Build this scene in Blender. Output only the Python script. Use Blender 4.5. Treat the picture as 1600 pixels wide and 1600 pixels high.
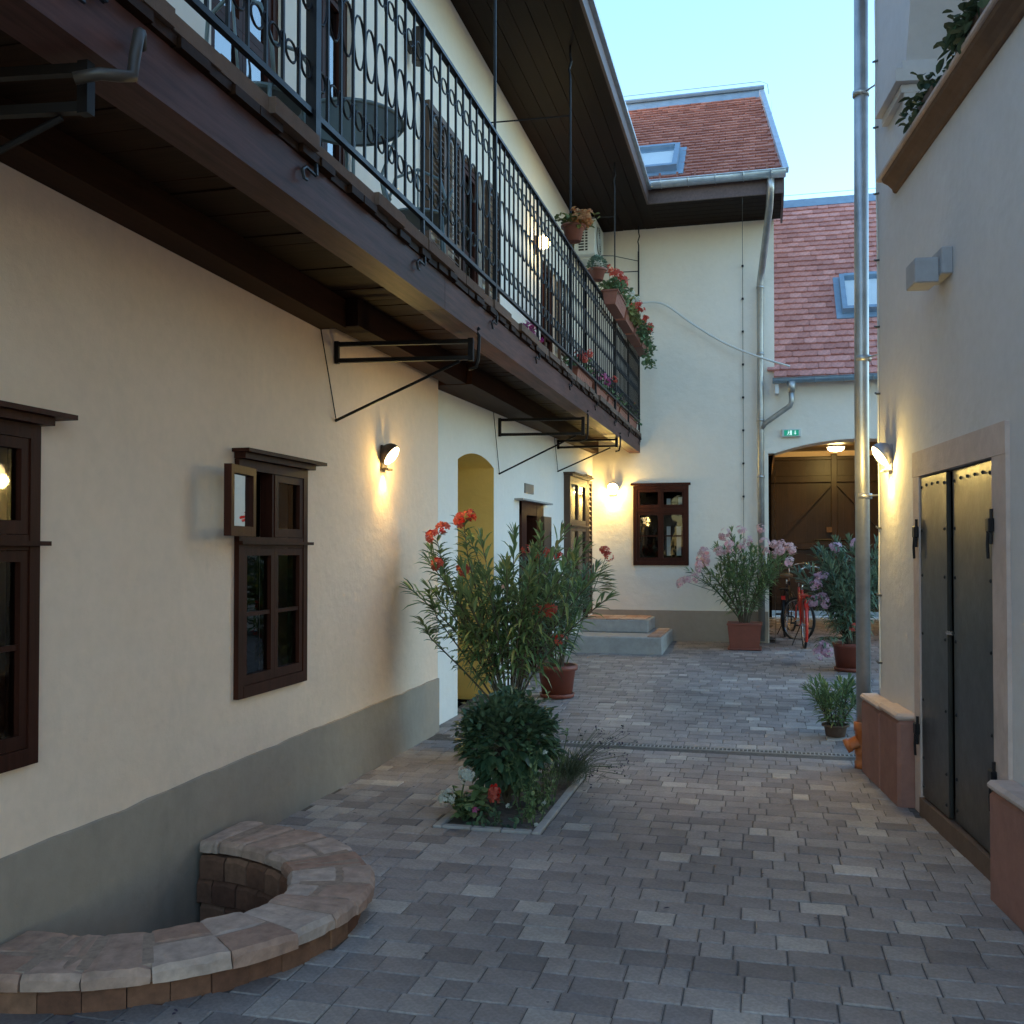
import bpy, bmesh, math, random
from mathutils import Vector, Matrix, Euler
R = math.radians
random.seed(11)
S = bpy.context.scene
C = S.collection
for o in list(bpy.data.objects): bpy.data.objects.remove(o)

# ------------------------------------------------------------------ camera
cam = bpy.data.cameras.new('camera'); camo = bpy.data.objects.new('camera', cam); C.objects.link(camo)
cam.sensor_width = 36; cam.lens = 36*1550/1600; cam.shift_y = 30/1600
cam.clip_start = .05; cam.clip_end = 600
camo.location = (0, 0, 1.6)
camo.rotation_euler = (R(90)+math.atan(30/1550), 0, R(14.12))
S.camera = camo
# ------------------------------------------------------------------ sky, sun, exposure
SUN_EL, SUN_AZ = 6.0, 248.0          # azimuth clockwise from +Y, low behind the left-hand house
w = bpy.data.worlds.new('World'); S.world = w; w.use_nodes = True
nt = w.node_tree; bg = nt.nodes['Background']
sky = nt.nodes.new('ShaderNodeTexSky'); sky.sky_type = 'NISHITA'; sky.sun_disc = False
sky.sun_elevation = R(SUN_EL); sky.sun_rotation = R(SUN_AZ)
sky.air_density = 1.0; sky.dust_density = .5; sky.ozone_density = 2.2; sky.altitude = 100
nt.links.new(sky.outputs[0], bg.inputs[0]); bg.inputs[1].default_value = .15
sl = bpy.data.lights.new('sun', 'SUN'); so = bpy.data.objects.new('sun', sl); C.objects.link(so)
sl.energy = .5; sl.angle = R(12); sl.color = (1, .88, .74)
az, el = R(SUN_AZ), R(SUN_EL)
sd = Vector((math.sin(az)*math.cos(el), math.cos(az)*math.cos(el), math.sin(el)))
so.rotation_euler = sd.to_track_quat('Z', 'Y').to_euler()
S.view_settings.view_transform = 'Standard'; S.view_settings.look = 'None'
S.view_settings.exposure = 2.9; S.view_settings.gamma = 1
S.render.engine = 'CYCLES'

# ------------------------------------------------------------------ materials
MATS = {}
def new_mat(name):
    m = bpy.data.materials.new(name); m.use_nodes = True
    MATS[name] = m
    return m, m.node_tree, m.node_tree.nodes['Principled BSDF']
def N(t, k, **kw):
    n = t.nodes.new(k)
    for a, b in kw.items():
        if hasattr(n, a): setattr(n, a, b)
    return n
def ramp(t, fac, stops):
    r = t.nodes.new('ShaderNodeValToRGB'); e = r.color_ramp.elements
    e[0].position = stops[0][0]; e[0].color = (*stops[0][1], 1)
    e[1].position = stops[-1][0]; e[1].color = (*stops[-1][1], 1)
    for p, c in stops[1:-1]:
        q = e.new(p); q.color = (*c, 1)
    t.links.new(fac, r.inputs[0]); return r.outputs[0]
def noise(t, scale, detail=4, rough=.6, vec=None, stretch=None):
    n = N(t, 'ShaderNodeTexNoise'); n.inputs['Scale'].default_value = scale
    n.inputs['Detail'].default_value = detail; n.inputs['Roughness'].default_value = rough
    tc = N(t, 'ShaderNodeTexCoord'); src = tc.outputs['Object']
    if stretch:
        mp = N(t, 'ShaderNodeMapping'); mp.inputs['Scale'].default_value = stretch
        t.links.new(src, mp.inputs[0]); src = mp.outputs[0]
    t.links.new(src, n.inputs['Vector']); return n.outputs['Fac']
def mixc(t, fac, a, b, mode='MIX'):
    m = N(t, 'ShaderNodeMix'); m.data_type = 'RGBA'; m.blend_type = mode
    for s, v in ((m.inputs['Factor'], fac), (m.inputs['A'], a), (m.inputs['B'], b)):
        if hasattr(v, 'is_linked') or hasattr(v, 'links'): t.links.new(v, s)
        elif isinstance(v, (int, float)): s.default_value = v
        else: s.default_value = (*v, 1)
    return m.outputs['Result']
def bump(t, b, h, strength=.3, dist=.01):
    n = N(t, 'ShaderNodeBump'); n.inputs['Strength'].default_value = strength; n.inputs['Distance'].default_value = dist
    t.links.new(h, n.inputs['Height']); t.links.new(n.outputs[0], b.inputs['Normal'])
def sc(c, k): return tuple(min(1, x*k) for x in c)

def plaster(name, col, var=.10, rough=.9, dirt=.0, dirtcol=(.2, .18, .15)):
    m, t, b = new_mat(name)
    f1 = noise(t, 1.3, 5, .65); f2 = noise(t, 14, 4, .6); f3 = noise(t, 160, 3, .6)
    c = ramp(t, f1, [(.3, sc(col, 1-var)), (.7, sc(col, 1+var*.5))])
    c = mixc(t, .35, c, ramp(t, f2, [(.3, sc(col, 1-var*1.3)), (.7, sc(col, 1+var*.6))]))
    if dirt:
        f4 = noise(t, 2.2, 6, .75, stretch=(1, 1, .35))
        r = N(t, 'ShaderNodeMapRange'); r.inputs[1].default_value = .55; r.inputs[2].default_value = .8; r.inputs[4].default_value = dirt
        t.links.new(f4, r.inputs[0]); c = mixc(t, r.outputs[0], c, dirtcol)
    t.links.new(c, b.inputs['Base Color']); b.inputs['Roughness'].default_value = rough
    b.inputs['Specular IOR Level'].default_value = .2
    ad = N(t, 'ShaderNodeMath', operation='ADD'); t.links.new(f2, ad.inputs[0])
    ml = N(t, 'ShaderNodeMath', operation='MULTIPLY'); t.links.new(f3, ml.inputs[0]); ml.inputs[1].default_value = .35
    t.links.new(ml.outputs[0], ad.inputs[1])
    f5 = noise(t, 3.5, 3, .5, stretch=(1, 1, 1.6)); a2 = N(t, 'ShaderNodeMath', operation='ADD'); m5 = N(t, 'ShaderNodeMath', operation='MULTIPLY'); m5.inputs[1].default_value = 2.2
    t.links.new(f5, m5.inputs[0]); t.links.new(m5.outputs[0], a2.inputs[0]); t.links.new(ad.outputs[0], a2.inputs[1])
    bump(t, b, a2.outputs[0], .45, .008)
    return m
def wood(name, col, axis=1, rough=.55, var=.45, spec=.35):
    m, t, b = new_mat(name)
    st = [14, 14, 14]; st[axis] = .9
    f = noise(t, 2.2, 6, .65, stretch=tuple(st)); g = noise(t, 1.5, 3)
    oi = N(t, 'ShaderNodeObjectInfo')
    c = ramp(t, f, [(.3, sc(col, 1-var)), (.72, sc(col, 1+var*.7))])
    c2 = ramp(t, oi.outputs['Random'], [(0, (.72, .72, .72)), (1, (1.2, 1.2, 1.2))])
    c = mixc(t, 1.0, c, c2, 'MULTIPLY')
    c = mixc(t, .35, c, ramp(t, g, [(.35, sc(col, .6)), (.65, sc(col, 1.35))]))
    t.links.new(c, b.inputs['Base Color']); b.inputs['Roughness'].default_value = rough
    b.inputs['Specular IOR Level'].default_value = spec
    bump(t, b, f, .25, .004); return m
def plain(name, col, rough=.5, metal=0, var=.12, scale=9, spec=.5, bmp=.0):
    m, t, b = new_mat(name)
    f = noise(t, scale, 5, .65)
    t.links.new(ramp(t, f, [(.3, sc(col, 1-var)), (.7, sc(col, 1+var))]), b.inputs['Base Color'])
    b.inputs['Roughness'].default_value = rough; b.inputs['Metallic'].default_value = metal
    b.inputs['Specular IOR Level'].default_value = spec
    rr = N(t, 'ShaderNodeMapRange'); rr.inputs[3].default_value = max(.05, rough-.12); rr.inputs[4].default_value = min(1, rough+.15)
    t.links.new(f, rr.inputs[0]); t.links.new(rr.outputs[0], b.inputs['Roughness'])
    if bmp: bump(t, b, f, bmp, .004)
    return m
def pieces(name, stops, rough=.75, island=False, grain=60, spec=.3, bmp=.35, patch=None):
    """colour varies from piece to piece (per object, or per island in joined pieces)"""
    m, t, b = new_mat(name)
    if island: rnd = N(t, 'ShaderNodeNewGeometry').outputs['Random Per Island']
    else: rnd = N(t, 'ShaderNodeObjectInfo').outputs['Random']
    c = ramp(t, rnd, stops)
    f = noise(t, grain, 4, .65); g = noise(t, 7, 4, .6)
    c = mixc(t, 1.0, c, ramp(t, f, [(.25, (.72, .72, .72)), (.75, (1.22, 1.22, 1.22))]), 'MULTIPLY')
    c = mixc(t, .5, c, mixc(t, 1.0, c, ramp(t, g, [(.3, (.6, .6, .62)), (.7, (1.25, 1.22, 1.2))]), 'MULTIPLY'))
    if patch:
        tc = N(t, 'ShaderNodeNewGeometry'); n = N(t, 'ShaderNodeTexNoise'); n.inputs['Scale'].default_value = patch
        n.inputs['Detail'].default_value = 5
        t.links.new(tc.outputs['Position'], n.inputs['Vector'])
        c = mixc(t, .8, c, mixc(t, 1.0, c, ramp(t, n.outputs['Fac'], [(.36, (.62, .60, .58)), (.62, (1.12, 1.1, 1.08))]), 'MULTIPLY'))
    t.links.new(c, b.inputs['Base Color']); b.inputs['Roughness'].default_value = rough
    b.inputs['Specular IOR Level'].default_value = spec
    bump(t, b, f, bmp, .003); return m
def leafmat(name, stops, rough=.42, trans=.12):
    m, t, b = new_mat(name)
    g = N(t, 'ShaderNodeNewGeometry')
    c = ramp(t, g.outputs['Random Per Island'], stops)
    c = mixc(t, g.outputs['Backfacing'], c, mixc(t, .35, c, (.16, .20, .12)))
    t.links.new(c, b.inputs['Base Color']); b.inputs['Roughness'].default_value = rough
    b.inputs['Specular IOR Level'].default_value = .35
    out = t.nodes['Material Output']
    tr = N(t, 'ShaderNodeBsdfTranslucent'); t.links.new(c, tr.inputs[0])
    ms = N(t, 'ShaderNodeMixShader'); ms.inputs[0].default_value = trans
    t.links.new(b.outputs[0], ms.inputs[1]); t.links.new(tr.outputs[0], ms.inputs[2]); t.links.new(ms.outputs[0], out.inputs[0])
    return m
def emit(name, col, k):
    m, t, b = new_mat(name)
    b.inputs['Base Color'].default_value = (*col, 1); b.inputs['Emission Color'].default_value = (*col, 1)
    b.inputs['Emission Strength'].default_value = k; return m
def glassmat(name, tint=(.75, .8, .8), ior=1.5, rough=.02):
    m, t, b = new_mat(name)
    out = t.nodes['Material Output']; t.nodes.remove(b)
    fr = N(t, 'ShaderNodeFresnel'); fr.inputs[0].default_value = ior
    tr = N(t, 'ShaderNodeBsdfTransparent'); tr.inputs[0].default_value = (*tint, 1)
    gl = N(t, 'ShaderNodeBsdfGlossy'); gl.inputs['Roughness'].default_value = rough
    n = N(t, 'ShaderNodeTexNoise'); n.inputs['Scale'].default_value = 2.5
    tc = N(t, 'ShaderNodeTexCoord'); t.links.new(tc.outputs['Object'], n.inputs[0])
    bp = N(t, 'ShaderNodeBump'); bp.inputs['Strength'].default_value = .06; bp.inputs['Distance'].default_value = .05
    t.links.new(n.outputs['Fac'], bp.inputs['Height']); t.links.new(bp.outputs[0], gl.inputs['Normal'])
    ms = N(t, 'ShaderNodeMixShader'); t.links.new(fr.outputs[0], ms.inputs[0])
    t.links.new(tr.outputs[0], ms.inputs[1]); t.links.new(gl.outputs[0], ms.inputs[2]); t.links.new(ms.outputs[0], out.inputs[0])
    return m

M_cream = plaster('cream_plaster', (.86, .64, .49), .08, dirt=.18, dirtcol=(.45, .38, .30))
M_creamfar = plaster('pale_cream_plaster', (.85, .765, .66), .05, dirt=.10, dirtcol=(.5, .47, .4))
M_white = plaster('offwhite_plaster', (.84, .78, .72), .05)
M_yellow = plaster('yellow_plaster', (.92, .68, .25), .06)
M_right = plaster('grey_cream_plaster', (.585, .56, .565), .09, dirt=.28, dirtcol=(.42, .39, .38))
M_plinth = plaster('grey_plinth_render', (.385, .305, .24), .12, dirt=.35, dirtcol=(.15, .14, .13))
M_dark = plain('room_shade_black', (.008, .007, .006), 1, spec=0)  # near-black so rooms look unlit; shade put into the colour
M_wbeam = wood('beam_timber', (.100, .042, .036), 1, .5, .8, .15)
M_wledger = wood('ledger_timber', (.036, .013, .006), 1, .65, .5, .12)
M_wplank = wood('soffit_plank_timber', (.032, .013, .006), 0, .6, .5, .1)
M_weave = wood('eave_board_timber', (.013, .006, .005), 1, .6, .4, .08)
M_wfascia = wood('fascia_board_timber', (.115, .075, .072), 1, .55)
M_wwin = wood('window_frame_wood', (.050, .014, .008), 2, .5, .5, .12)
M_wgate = wood('gate_timber', (.040, .020, .009), 2, .42, spec=.4)
M_wshut = wood('shutter_timber', (.11, .062, .040), 2, .5)
M_iron = plain('black_iron', (.007, .007, .010), .42, 0, spec=.3)
M_steel = plain('dark_bracket_steel', (.008, .006, .006), .5, 0, spec=.25)
M_zinc = plain('zinc_sheet', (.52, .58, .64), .42, .75, .15)
M_pipe = plain('galvanised_pipe', (.44, .44, .43), .42, .85, .22, 5)
M_ridge = plain('blue_grey_flashing', (.24, .33, .42), .45, .4)
M_door = plain('black_sheet_steel', (.10, .095, .088), .40, .85, .35, 3.0, bmp=.12)
m_, t_, b_ = new_mat('worn_black_steel')
fa = noise(t_, 2.0, 5, .65); fb = noise(t_, 9, 6, .7)
cc = ramp(t_, fa, [(.3, (.030, .029, .030)), (.7, (.060, .057, .053))])
mr = N(t_, 'ShaderNodeMapRange'); mr.inputs[1].default_value = .60; mr.inputs[2].default_value = .78; mr.inputs[4].default_value = .55
t_.links.new(fb, mr.inputs[0]); cc = mixc(t_, mr.outputs[0], cc, (.085, .045, .025)); t_.links.new(cc, b_.inputs['Base Color'])
b_.inputs['Metallic'].default_value = .55; b_.inputs['Specular IOR Level'].default_value = .6
mr2 = N(t_, 'ShaderNodeMapRange'); mr2.inputs[3].default_value = .24; mr2.inputs[4].default_value = .46; t_.links.new(fb, mr2.inputs[0]); t_.links.new(mr2.outputs[0], b_.inputs['Roughness'])
bump(t_, b_, fa, .25, .02); M_door = m_
M_stone = plaster('pink_sandstone', (.52, .41, .37), .20, .85, dirt=.5, dirtcol=(.20, .15, .13))
M_plstone = plaster('red_sandstone', (.30, .15, .12), .25, .85, dirt=.4, dirtcol=(.14, .09, .08))
M_sill = plaster('brown_sill_stone', (.155, .098, .072), .25, .85, dirt=.3, dirtcol=(.10, .07, .05))
M_conc = plain('grey_concrete', (.37, .345, .325), .85, var=.15, spec=.2, bmp=.2)
M_mortar = plain('warm_mortar', (.33, .235, .18), .95, var=.25, scale=30, spec=.1, bmp=.5)
M_terra = plain('terracotta_plastic', (.20, .05, .03), .5, var=.12)
M_boxterra = plain('window_box_terracotta', (.28, .10, .065), .55, var=.15)
M_orange = plain('orange_drain_plastic', (.40, .12, .035), .4, var=.08)
M_soil = plain('dark_soil', (.022, .015, .011), .95, var=.5, scale=40, spec=.1, bmp=.8)
M_joint = plain('joint_sand', (.13, .115, .105), .95, var=.35, scale=30, spec=.1, bmp=.4)
M_bedding = plain('street_asphalt', (.10, .10, .10), .9, var=.2, scale=20, spec=.2)
M_glass = glassmat('window_glass')
M_lightglass = glassmat('sky_reflecting_glass', (.3, .34, .36), 4.0)
M_skyglass = glassmat('skylight_glass', (.97, .98, .98), 1.35)
M_skyglare = plain('painted_sky_glare', (.90, .92, .92), .8, var=.02)  # white standing in for bright sky mirrored in the skylights
M_tableglass = leafmat('frosted_table_glass', [(0, (.50, .55, .55)), (1, (.55, .60, .60))], .25, .7)
PV = [(0, (.22, .192, .19)), (.15, (.262, .23, .226)), (.4, (.31, .272, .264)), (.7, (.345, .305, .292)), (.90, (.39, .348, .33)), (.96, (.455, .41, .38)), (1, (.53, .48, .44))]
M_pave = pieces('paver_concrete', PV, .62, False, patch=.55, spec=.4)
M_paves = pieces('paver_concrete_field', PV, .62, True, patch=.55, spec=.4)
TL = [(0, (.44, .185, .155)), (.5, (.56, .245, .205)), (1, (.66, .31, .265))]
M_tile = pieces('roof_tile_clay', TL, .7, False, 25)
M_tiles = pieces('roof_tile_clay_field', TL, .7, True, 25)
TLd = [(0, (.34, .13, .095)), (.5, (.43, .175, .13)), (1, (.52, .23, .175))]
M_tiled = pieces('old_roof_tile_clay', TLd, .75, False, 25)
M_tilesd = pieces('old_roof_tile_clay_field', TLd, .75, True, 25)
BR = [(0, (.36, .205, .145)), (.4, (.42, .275, .21)), (.75, (.46, .325, .26)), (1, (.50, .385, .32))]
M_brick = pieces('coping_brick', BR, .9, False, 18, bmp=.8)
M_brickd = pieces('well_wall_brick', [(0, (.15, .068, .042)), (.5, (.21, .10, .06)), (1, (.27, .14, .085))], .9, False, 25, bmp=.6)
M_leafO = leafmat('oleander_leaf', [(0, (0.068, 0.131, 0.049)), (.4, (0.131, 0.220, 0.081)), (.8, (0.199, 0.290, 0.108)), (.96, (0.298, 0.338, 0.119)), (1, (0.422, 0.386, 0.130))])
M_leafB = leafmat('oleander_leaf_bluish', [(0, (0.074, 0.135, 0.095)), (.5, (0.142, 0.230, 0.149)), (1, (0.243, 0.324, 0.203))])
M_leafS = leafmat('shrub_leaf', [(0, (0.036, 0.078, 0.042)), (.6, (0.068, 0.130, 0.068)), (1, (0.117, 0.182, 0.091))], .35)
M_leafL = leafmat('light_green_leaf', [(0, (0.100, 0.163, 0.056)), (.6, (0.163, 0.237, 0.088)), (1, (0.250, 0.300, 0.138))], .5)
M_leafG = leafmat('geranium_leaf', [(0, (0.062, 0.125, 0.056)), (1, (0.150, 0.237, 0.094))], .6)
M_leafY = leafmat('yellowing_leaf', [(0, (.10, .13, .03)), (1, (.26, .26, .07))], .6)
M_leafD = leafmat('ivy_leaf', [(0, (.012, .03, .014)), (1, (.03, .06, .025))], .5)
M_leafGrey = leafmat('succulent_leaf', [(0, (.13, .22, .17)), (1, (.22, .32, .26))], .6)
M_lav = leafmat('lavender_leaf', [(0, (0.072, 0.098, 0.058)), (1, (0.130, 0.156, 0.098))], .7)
M_stem = plain('woody_stem', (.11, .085, .055), .8, var=.3)
M_gstem = plain('green_stem', (.06, .10, .04), .7)
M_red = leafmat('red_petal', [(0, (.55, .012, .012)), (1, (.80, .05, .035))], .5, .3)
M_coral = leafmat('coral_petal', [(0, (.65, .02, .025)), (1, (.85, .07, .06))], .5, .3)
M_pink = leafmat('pink_petal', [(0, (0.848, 0.424, 0.488)), (1, (0.950, 0.657, 0.700))], .5, .3)
M_lilac = leafmat('lilac_pink_petal', [(0, (0.713, 0.345, 0.552)), (1, (0.943, 0.598, 0.805))], .5, .3)
M_magenta = leafmat('magenta_petal', [(0, (.60, .04, .28)), (1, (.80, .12, .45))], .5, .3)
M_orangefl = leafmat('orange_petal', [(0, (.62, .16, .04)), (1, (.82, .38, .12))], .5, .3)
M_whitefl = leafmat('white_petal', [(0, (.62, .62, .55)), (1, (.80, .80, .74))], .6, .2)
M_purple = leafmat('dark_purple_bud', [(0, (.035, .025, .045)), (1, (.08, .06, .10))], .7, .1)
M_bikered = plain('red_bicycle_paint', (.60, .035, .02), .3, spec=.5)
M_black = plain('black_rubber', (.012, .012, .012), .6)
M_tan = plain('tan_leather', (.16, .085, .045), .55)
M_chrome = plain('chromed_steel', (.6, .6, .6), .2, .95)
M_ac = plain('white_appliance_shell', (.62, .63, .60), .45, var=.05)
M_cable = plain('white_cable', (.62, .62, .60), .5, var=.05)
M_dcable = plain('dark_cable', (.06, .06, .06), .5)
M_plainwhite = plain('plain_white', (.75, .75, .75), .7, var=.04)
M_grey = plain('grey_plaque', (.16, .15, .14), .6)
M_bronze = plain('brown_lamp_shell', (.06, .045, .035), .45, .3)
M_silver = plain('silver_lamp_shell', (.34, .33, .36), .4, .6)
M_stainless = plain('grey_lamp_box', (.33, .33, .36), .6, .1, var=.12)
M_chair = plain('grey_green_metal', (.20, .26, .27), .45, .3)
WARM = (1.0, .71, .20)
M_lamp = emit('lamp_glow', (1.0, .76, .42), 2.2)
M_lampw = emit('ceiling_lamp_glow', (1.0, .72, .40), 3.5)
M_exit = emit('exit_sign_green', (.0, .22, .13), .12)
M_exitw = emit('exit_sign_white', (.6, .75, .70), .12)

# ------------------------------------------------------------------ mesh helpers
class MB:
    def __init__(s): s.v = []; s.f = []
    def add(s, vs, fs):
        n = len(s.v); s.v += [tuple(p) for p in vs]; s.f += [tuple(i+n for i in q) for q in fs]; return s
    def box(s, x0, x1, y0, y1, z0, z1, M=None):
        vs = [(x0,y0,z0),(x1,y0,z0),(x1,y1,z0),(x0,y1,z0),(x0,y0,z1),(x1,y0,z1),(x1,y1,z1),(x0,y1,z1)]
        if M: vs = [M @ Vector(p) for p in vs]
        return s.add(vs, [(0,3,2,1),(4,5,6,7),(0,1,5,4),(1,2,6,5),(2,3,7,6),(3,0,4,7)])
    def cbox(s, x0, x1, y0, y1, z0, z1, b=.005, M=None):
        """box with chamfered edges"""
        b = min(b, (x1-x0)/2.2, (y1-y0)/2.2, (z1-z0)/2.2)
        bm = bmesh.new(); bmesh.ops.create_cube(bm, size=1)
        for v in bm.verts: v.co = ((x0+x1)/2+v.co.x*(x1-x0), (y0+y1)/2+v.co.y*(y1-y0), (z0+z1)/2+v.co.z*(z1-z0))
        bmesh.ops.bevel(bm, geom=bm.edges[:], offset=b, segments=1, affect='EDGES')
        if M: bmesh.ops.transform(bm, matrix=M, verts=bm.verts[:])
        bm.verts.index_update()
        s.add([v.co[:] for v in bm.verts], [[v.index for v in f.verts] for f in bm.faces]); bm.free(); return s
    def tube(s, pts, r, n=6, caps=True, square=False):
        pts = [Vector(p) for p in pts]; k = len(pts)
        rs = r if isinstance(r, (list, tuple)) else [r]*k
        d0 = (pts[1]-pts[0]).normalized()
        a = Vector((0,0,1)) if abs(d0.z) < .9 else Vector((1,0,0))
        u = d0.cross(a).normalized(); base = len(s.v); ph = math.pi/4 if square else 0
        for i, p in enumerate(pts):
            d = (pts[min(i+1,k-1)]-pts[max(i-1,0)]).normalized()
            u = (u - d*u.dot(d)).normalized(); v = d.cross(u)
            for j in range(n):
                t = 2*math.pi*j/n+ph
                s.v.append(tuple(p+u*math.cos(t)*rs[i]+v*math.sin(t)*rs[i]))
        for i in range(k-1):
            for j in range(n):
                s.f.append((base+i*n+j, base+i*n+(j+1)%n, base+(i+1)*n+(j+1)%n, base+(i+1)*n+j))
        if caps:
            s.f.append(tuple(base+j for j in range(n))[::-1]); s.f.append(tuple(base+(k-1)*n+j for j in range(n)))
        return s
    def lathe(s, prof, n=20, M=None):
        base = len(s.v); k = len(prof)
        for r, z in prof:
            for j in range(n):
                t = 2*math.pi*j/n; p = Vector((r*math.cos(t), r*math.sin(t), z))
                s.v.append(tuple(M @ p if M else p))
        for i in range(k-1):
            for j in range(n):
                s.f.append((base+i*n+j, base+i*n+(j+1)%n, base+(i+1)*n+(j+1)%n, base+(i+1)*n+j))
        s.f.append(tuple(base+j for j in range(n))[::-1]); s.f.append(tuple(base+(k-1)*n+j for j in range(n)))
        return s
    def ring(s, c, U, V, ru, rv, r, n=16, m=5, a0=0, a1=2*math.pi):
        U, V, c = Vector(U), Vector(V), Vector(c); W = U.cross(V); base = len(s.v)
        closed = abs(a1-a0-2*math.pi) < 1e-4; cnt = n if closed else n+1
        for i in range(cnt):
            t = a0+(a1-a0)*i/n; e = U*math.cos(t)*ru+V*math.sin(t)*rv
            nn = (U*math.cos(t)*rv+V*math.sin(t)*ru).normalized()
            for j in range(m):
                q = 2*math.pi*j/m; s.v.append(tuple(c+e+nn*math.cos(q)*r+W*math.sin(q)*r))
        for i in range(n):
            i2 = (i+1) % cnt
            for j in range(m):
                s.f.append((base+i*m+j, base+i2*m+j, base+i2*m+(j+1)%m, base+i*m+(j+1)%m))
        return s
    def mesh(s, name, mat, smooth=False):
        me = bpy.data.meshes.new(name); me.from_pydata(s.v, [], s.f); me.materials.append(mat)
        if smooth:
            for p in me.polygons: p.use_smooth = len(p.vertices) == 4
        me.update(); return me
    def build(s, name, mat, parent=None, smooth=False):
        o = bpy.data.objects.new(name, s.mesh(name, mat, smooth)); C.objects.link(o); o.parent = parent; return o
def tag(o, label=None, cat=None, group=None, kind=None):
    if label: o['label'] = label
    if cat: o['category'] = cat
    if group: o['group'] = group
    if kind: o['kind'] = kind
    return o
def thing(name, label, cat, loc=(0,0,0), rz=0, group=None, rot=None):
    o = bpy.data.objects.new(name, None); C.objects.link(o); o.location = loc
    o.rotation_euler = rot if rot else (0,0,rz); o.empty_display_size = .1
    return tag(o, label, cat, group)
def inst(name, me, parent, loc=(0,0,0), rot=(0,0,0), scale=None):
    o = bpy.data.objects.new(name, me); C.objects.link(o); o.parent = parent; o.location = loc; o.rotation_euler = rot
    if scale: o.scale = scale
    return o
def copy_tree(o, parent=None):
    c = o.copy(); C.objects.link(c); c.parent = parent
    for ch in [x for x in bpy.data.objects if x.parent == o]: copy_tree(ch, c)
    return c

def wall(mb, P, u0, u1, v0, v1, holes=(), depth=.35, reveal=None, back=False):
    """wall sheet with rectangular / segmental-arched openings and real reveals. P(u,v,d)->point. holes: (ua,ub,va,vb[,rise])"""
    us = {u0, u1}; vs = {v0, v1}; arch = []
    for h in holes:
        us |= {h[0], h[1]}; vs |= {h[2], h[3]}
        if len(h) > 4:
            for i in range(1, 16): us.add(h[0]+(h[1]-h[0])*i/16)
            vs.add(h[3]+h[4]+.03)
    us = sorted(x for x in us if u0-1e-6 <= x <= u1+1e-6); vs = sorted(x for x in vs if v0-1e-6 <= x <= v1+1e-6)
    def curve(h, u):
        W = h[1]-h[0]; rise = h[4]; rad = (W*W/4+rise*rise)/(2*rise); x = u-(h[0]+h[1])/2
        return h[3]+math.sqrt(max(0, rad*rad-x*x))-(rad-rise)
    RV = {id(h): (reveal if reveal and len(h) > 5 else mb) for h in holes}
    def q(m, *pts): m.add([P(*p) for p in pts], [tuple(range(len(pts)))])
    for a, b in zip(us, us[1:]):
        um = (a+b)/2
        for c, d in zip(vs, vs[1:]):
            vm = (c+d)/2; solid = True; arc = None
            for h in holes:
                if h[0] < um < h[1]:
                    if h[2] < vm < h[3]: solid = False
                    elif len(h) > 4 and h[3] < vm < h[3]+h[4]+.03: arc = h
            if arc:
                ca, cb = curve(arc, a), curve(arc, b)
                q(mb, (a,ca,0),(b,cb,0),(b,d,0),(a,d,0)); q(RV[id(arc)], (a,ca,0),(a,ca,depth),(b,cb,depth),(b,cb,0))
                if back: q(mb, (a,ca,depth),(a,d,depth),(b,d,depth),(b,cb,depth))
            elif solid:
                q(mb, (a,c,0),(b,c,0),(b,d,0),(a,d,0))
                if back: q(mb, (a,c,depth),(a,d,depth),(b,d,depth),(b,c,depth))
    for h in holes:
        ua, ub, va, vb = h[:4]; rv = RV[id(h)]
        q(rv, (ua,va,0),(ua,vb,0),(ua,vb,depth),(ua,va,depth)); q(rv, (ub,va,0),(ub,va,depth),(ub,vb,depth),(ub,vb,0))
        if len(h) == 4: q(rv, (ua,vb,0),(ub,vb,0),(ub,vb,depth),(ua,vb,depth))
        if va > v0+1e-6: q(rv, (ua,va,0),(ua,va,depth),(ub,va,depth),(ub,va,0))

def gz(y):
    """courtyard paving level: flat up to the drain, then a gentle rise to the gate"""
    if y < 8.2: return 0.
    if y < 15.4: return .03*(y-8.2)
    return .216+.018*(y-15.4)

# right-hand house frame: local Y runs along its wall, local X goes into the house
RA = R(6.77); RN = Vector((math.cos(RA), math.sin(RA), 0)); RD = Vector((-math.sin(RA), math.cos(RA), 0))
RO = RN*1.706
def rw(n, s_, z=0): return RO+RN*n+RD*s_+Vector((0,0,z))

# ================================================================== SETTING: ground and paving
mb = MB(); mb.add([(-250,-250,-.9),(250,-250,-.9),(250,400,-.9),(-250,400,-.9)], [(0,1,2,3)])
tag(mb.build('ground', M_bedding), kind='structure')
WC, WA, WB, WIA, WIB = (-2.75, 3.86), 1.0, 1.12, .60, .76       # light well: centre, outer and inner half axes
def in_well(x, y, k=1.0): return ((x-WC[0])/(WB*k))**2+((y-WC[1])/(WA*k))**2 < 1
XB_ = lambda y: -2.86+.0412*(y-8.36)
BED = (-1.80, -1.27, 5.5405, 6.95)
DR = (8.13, 8.25)
def right_lim(y):
    return (1.706-.1179*y)/.993 if y < 7.40 else 2.4
mb = MB(); step = .1
ys = [1.0+step*i for i in range(int(19.6/step)+1)]; xs = [-2.95+step*i for i in range(60)]
for y in ys:
    for x in xs:
        if in_well(x+step/2, y+step/2, .93): continue
        y2, x2 = y+step, x+step
        mb.add([(x,y,gz(y)-.0055),(x2,y,gz(y)-.0055),(x2,y2,gz(y2)-.0055),(x,y2,gz(y2)-.0055)], [(0,1,2,3)])
mb.add([(-2.95,-6,-.007),(3.05,-6,-.007),(3.05,1.0,-.007),(-2.95,1.0,-.007)], [(0,1,2,3)])
pavement = tag(mb.build('courtyard_pavement', M_joint), kind='structure')
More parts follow.
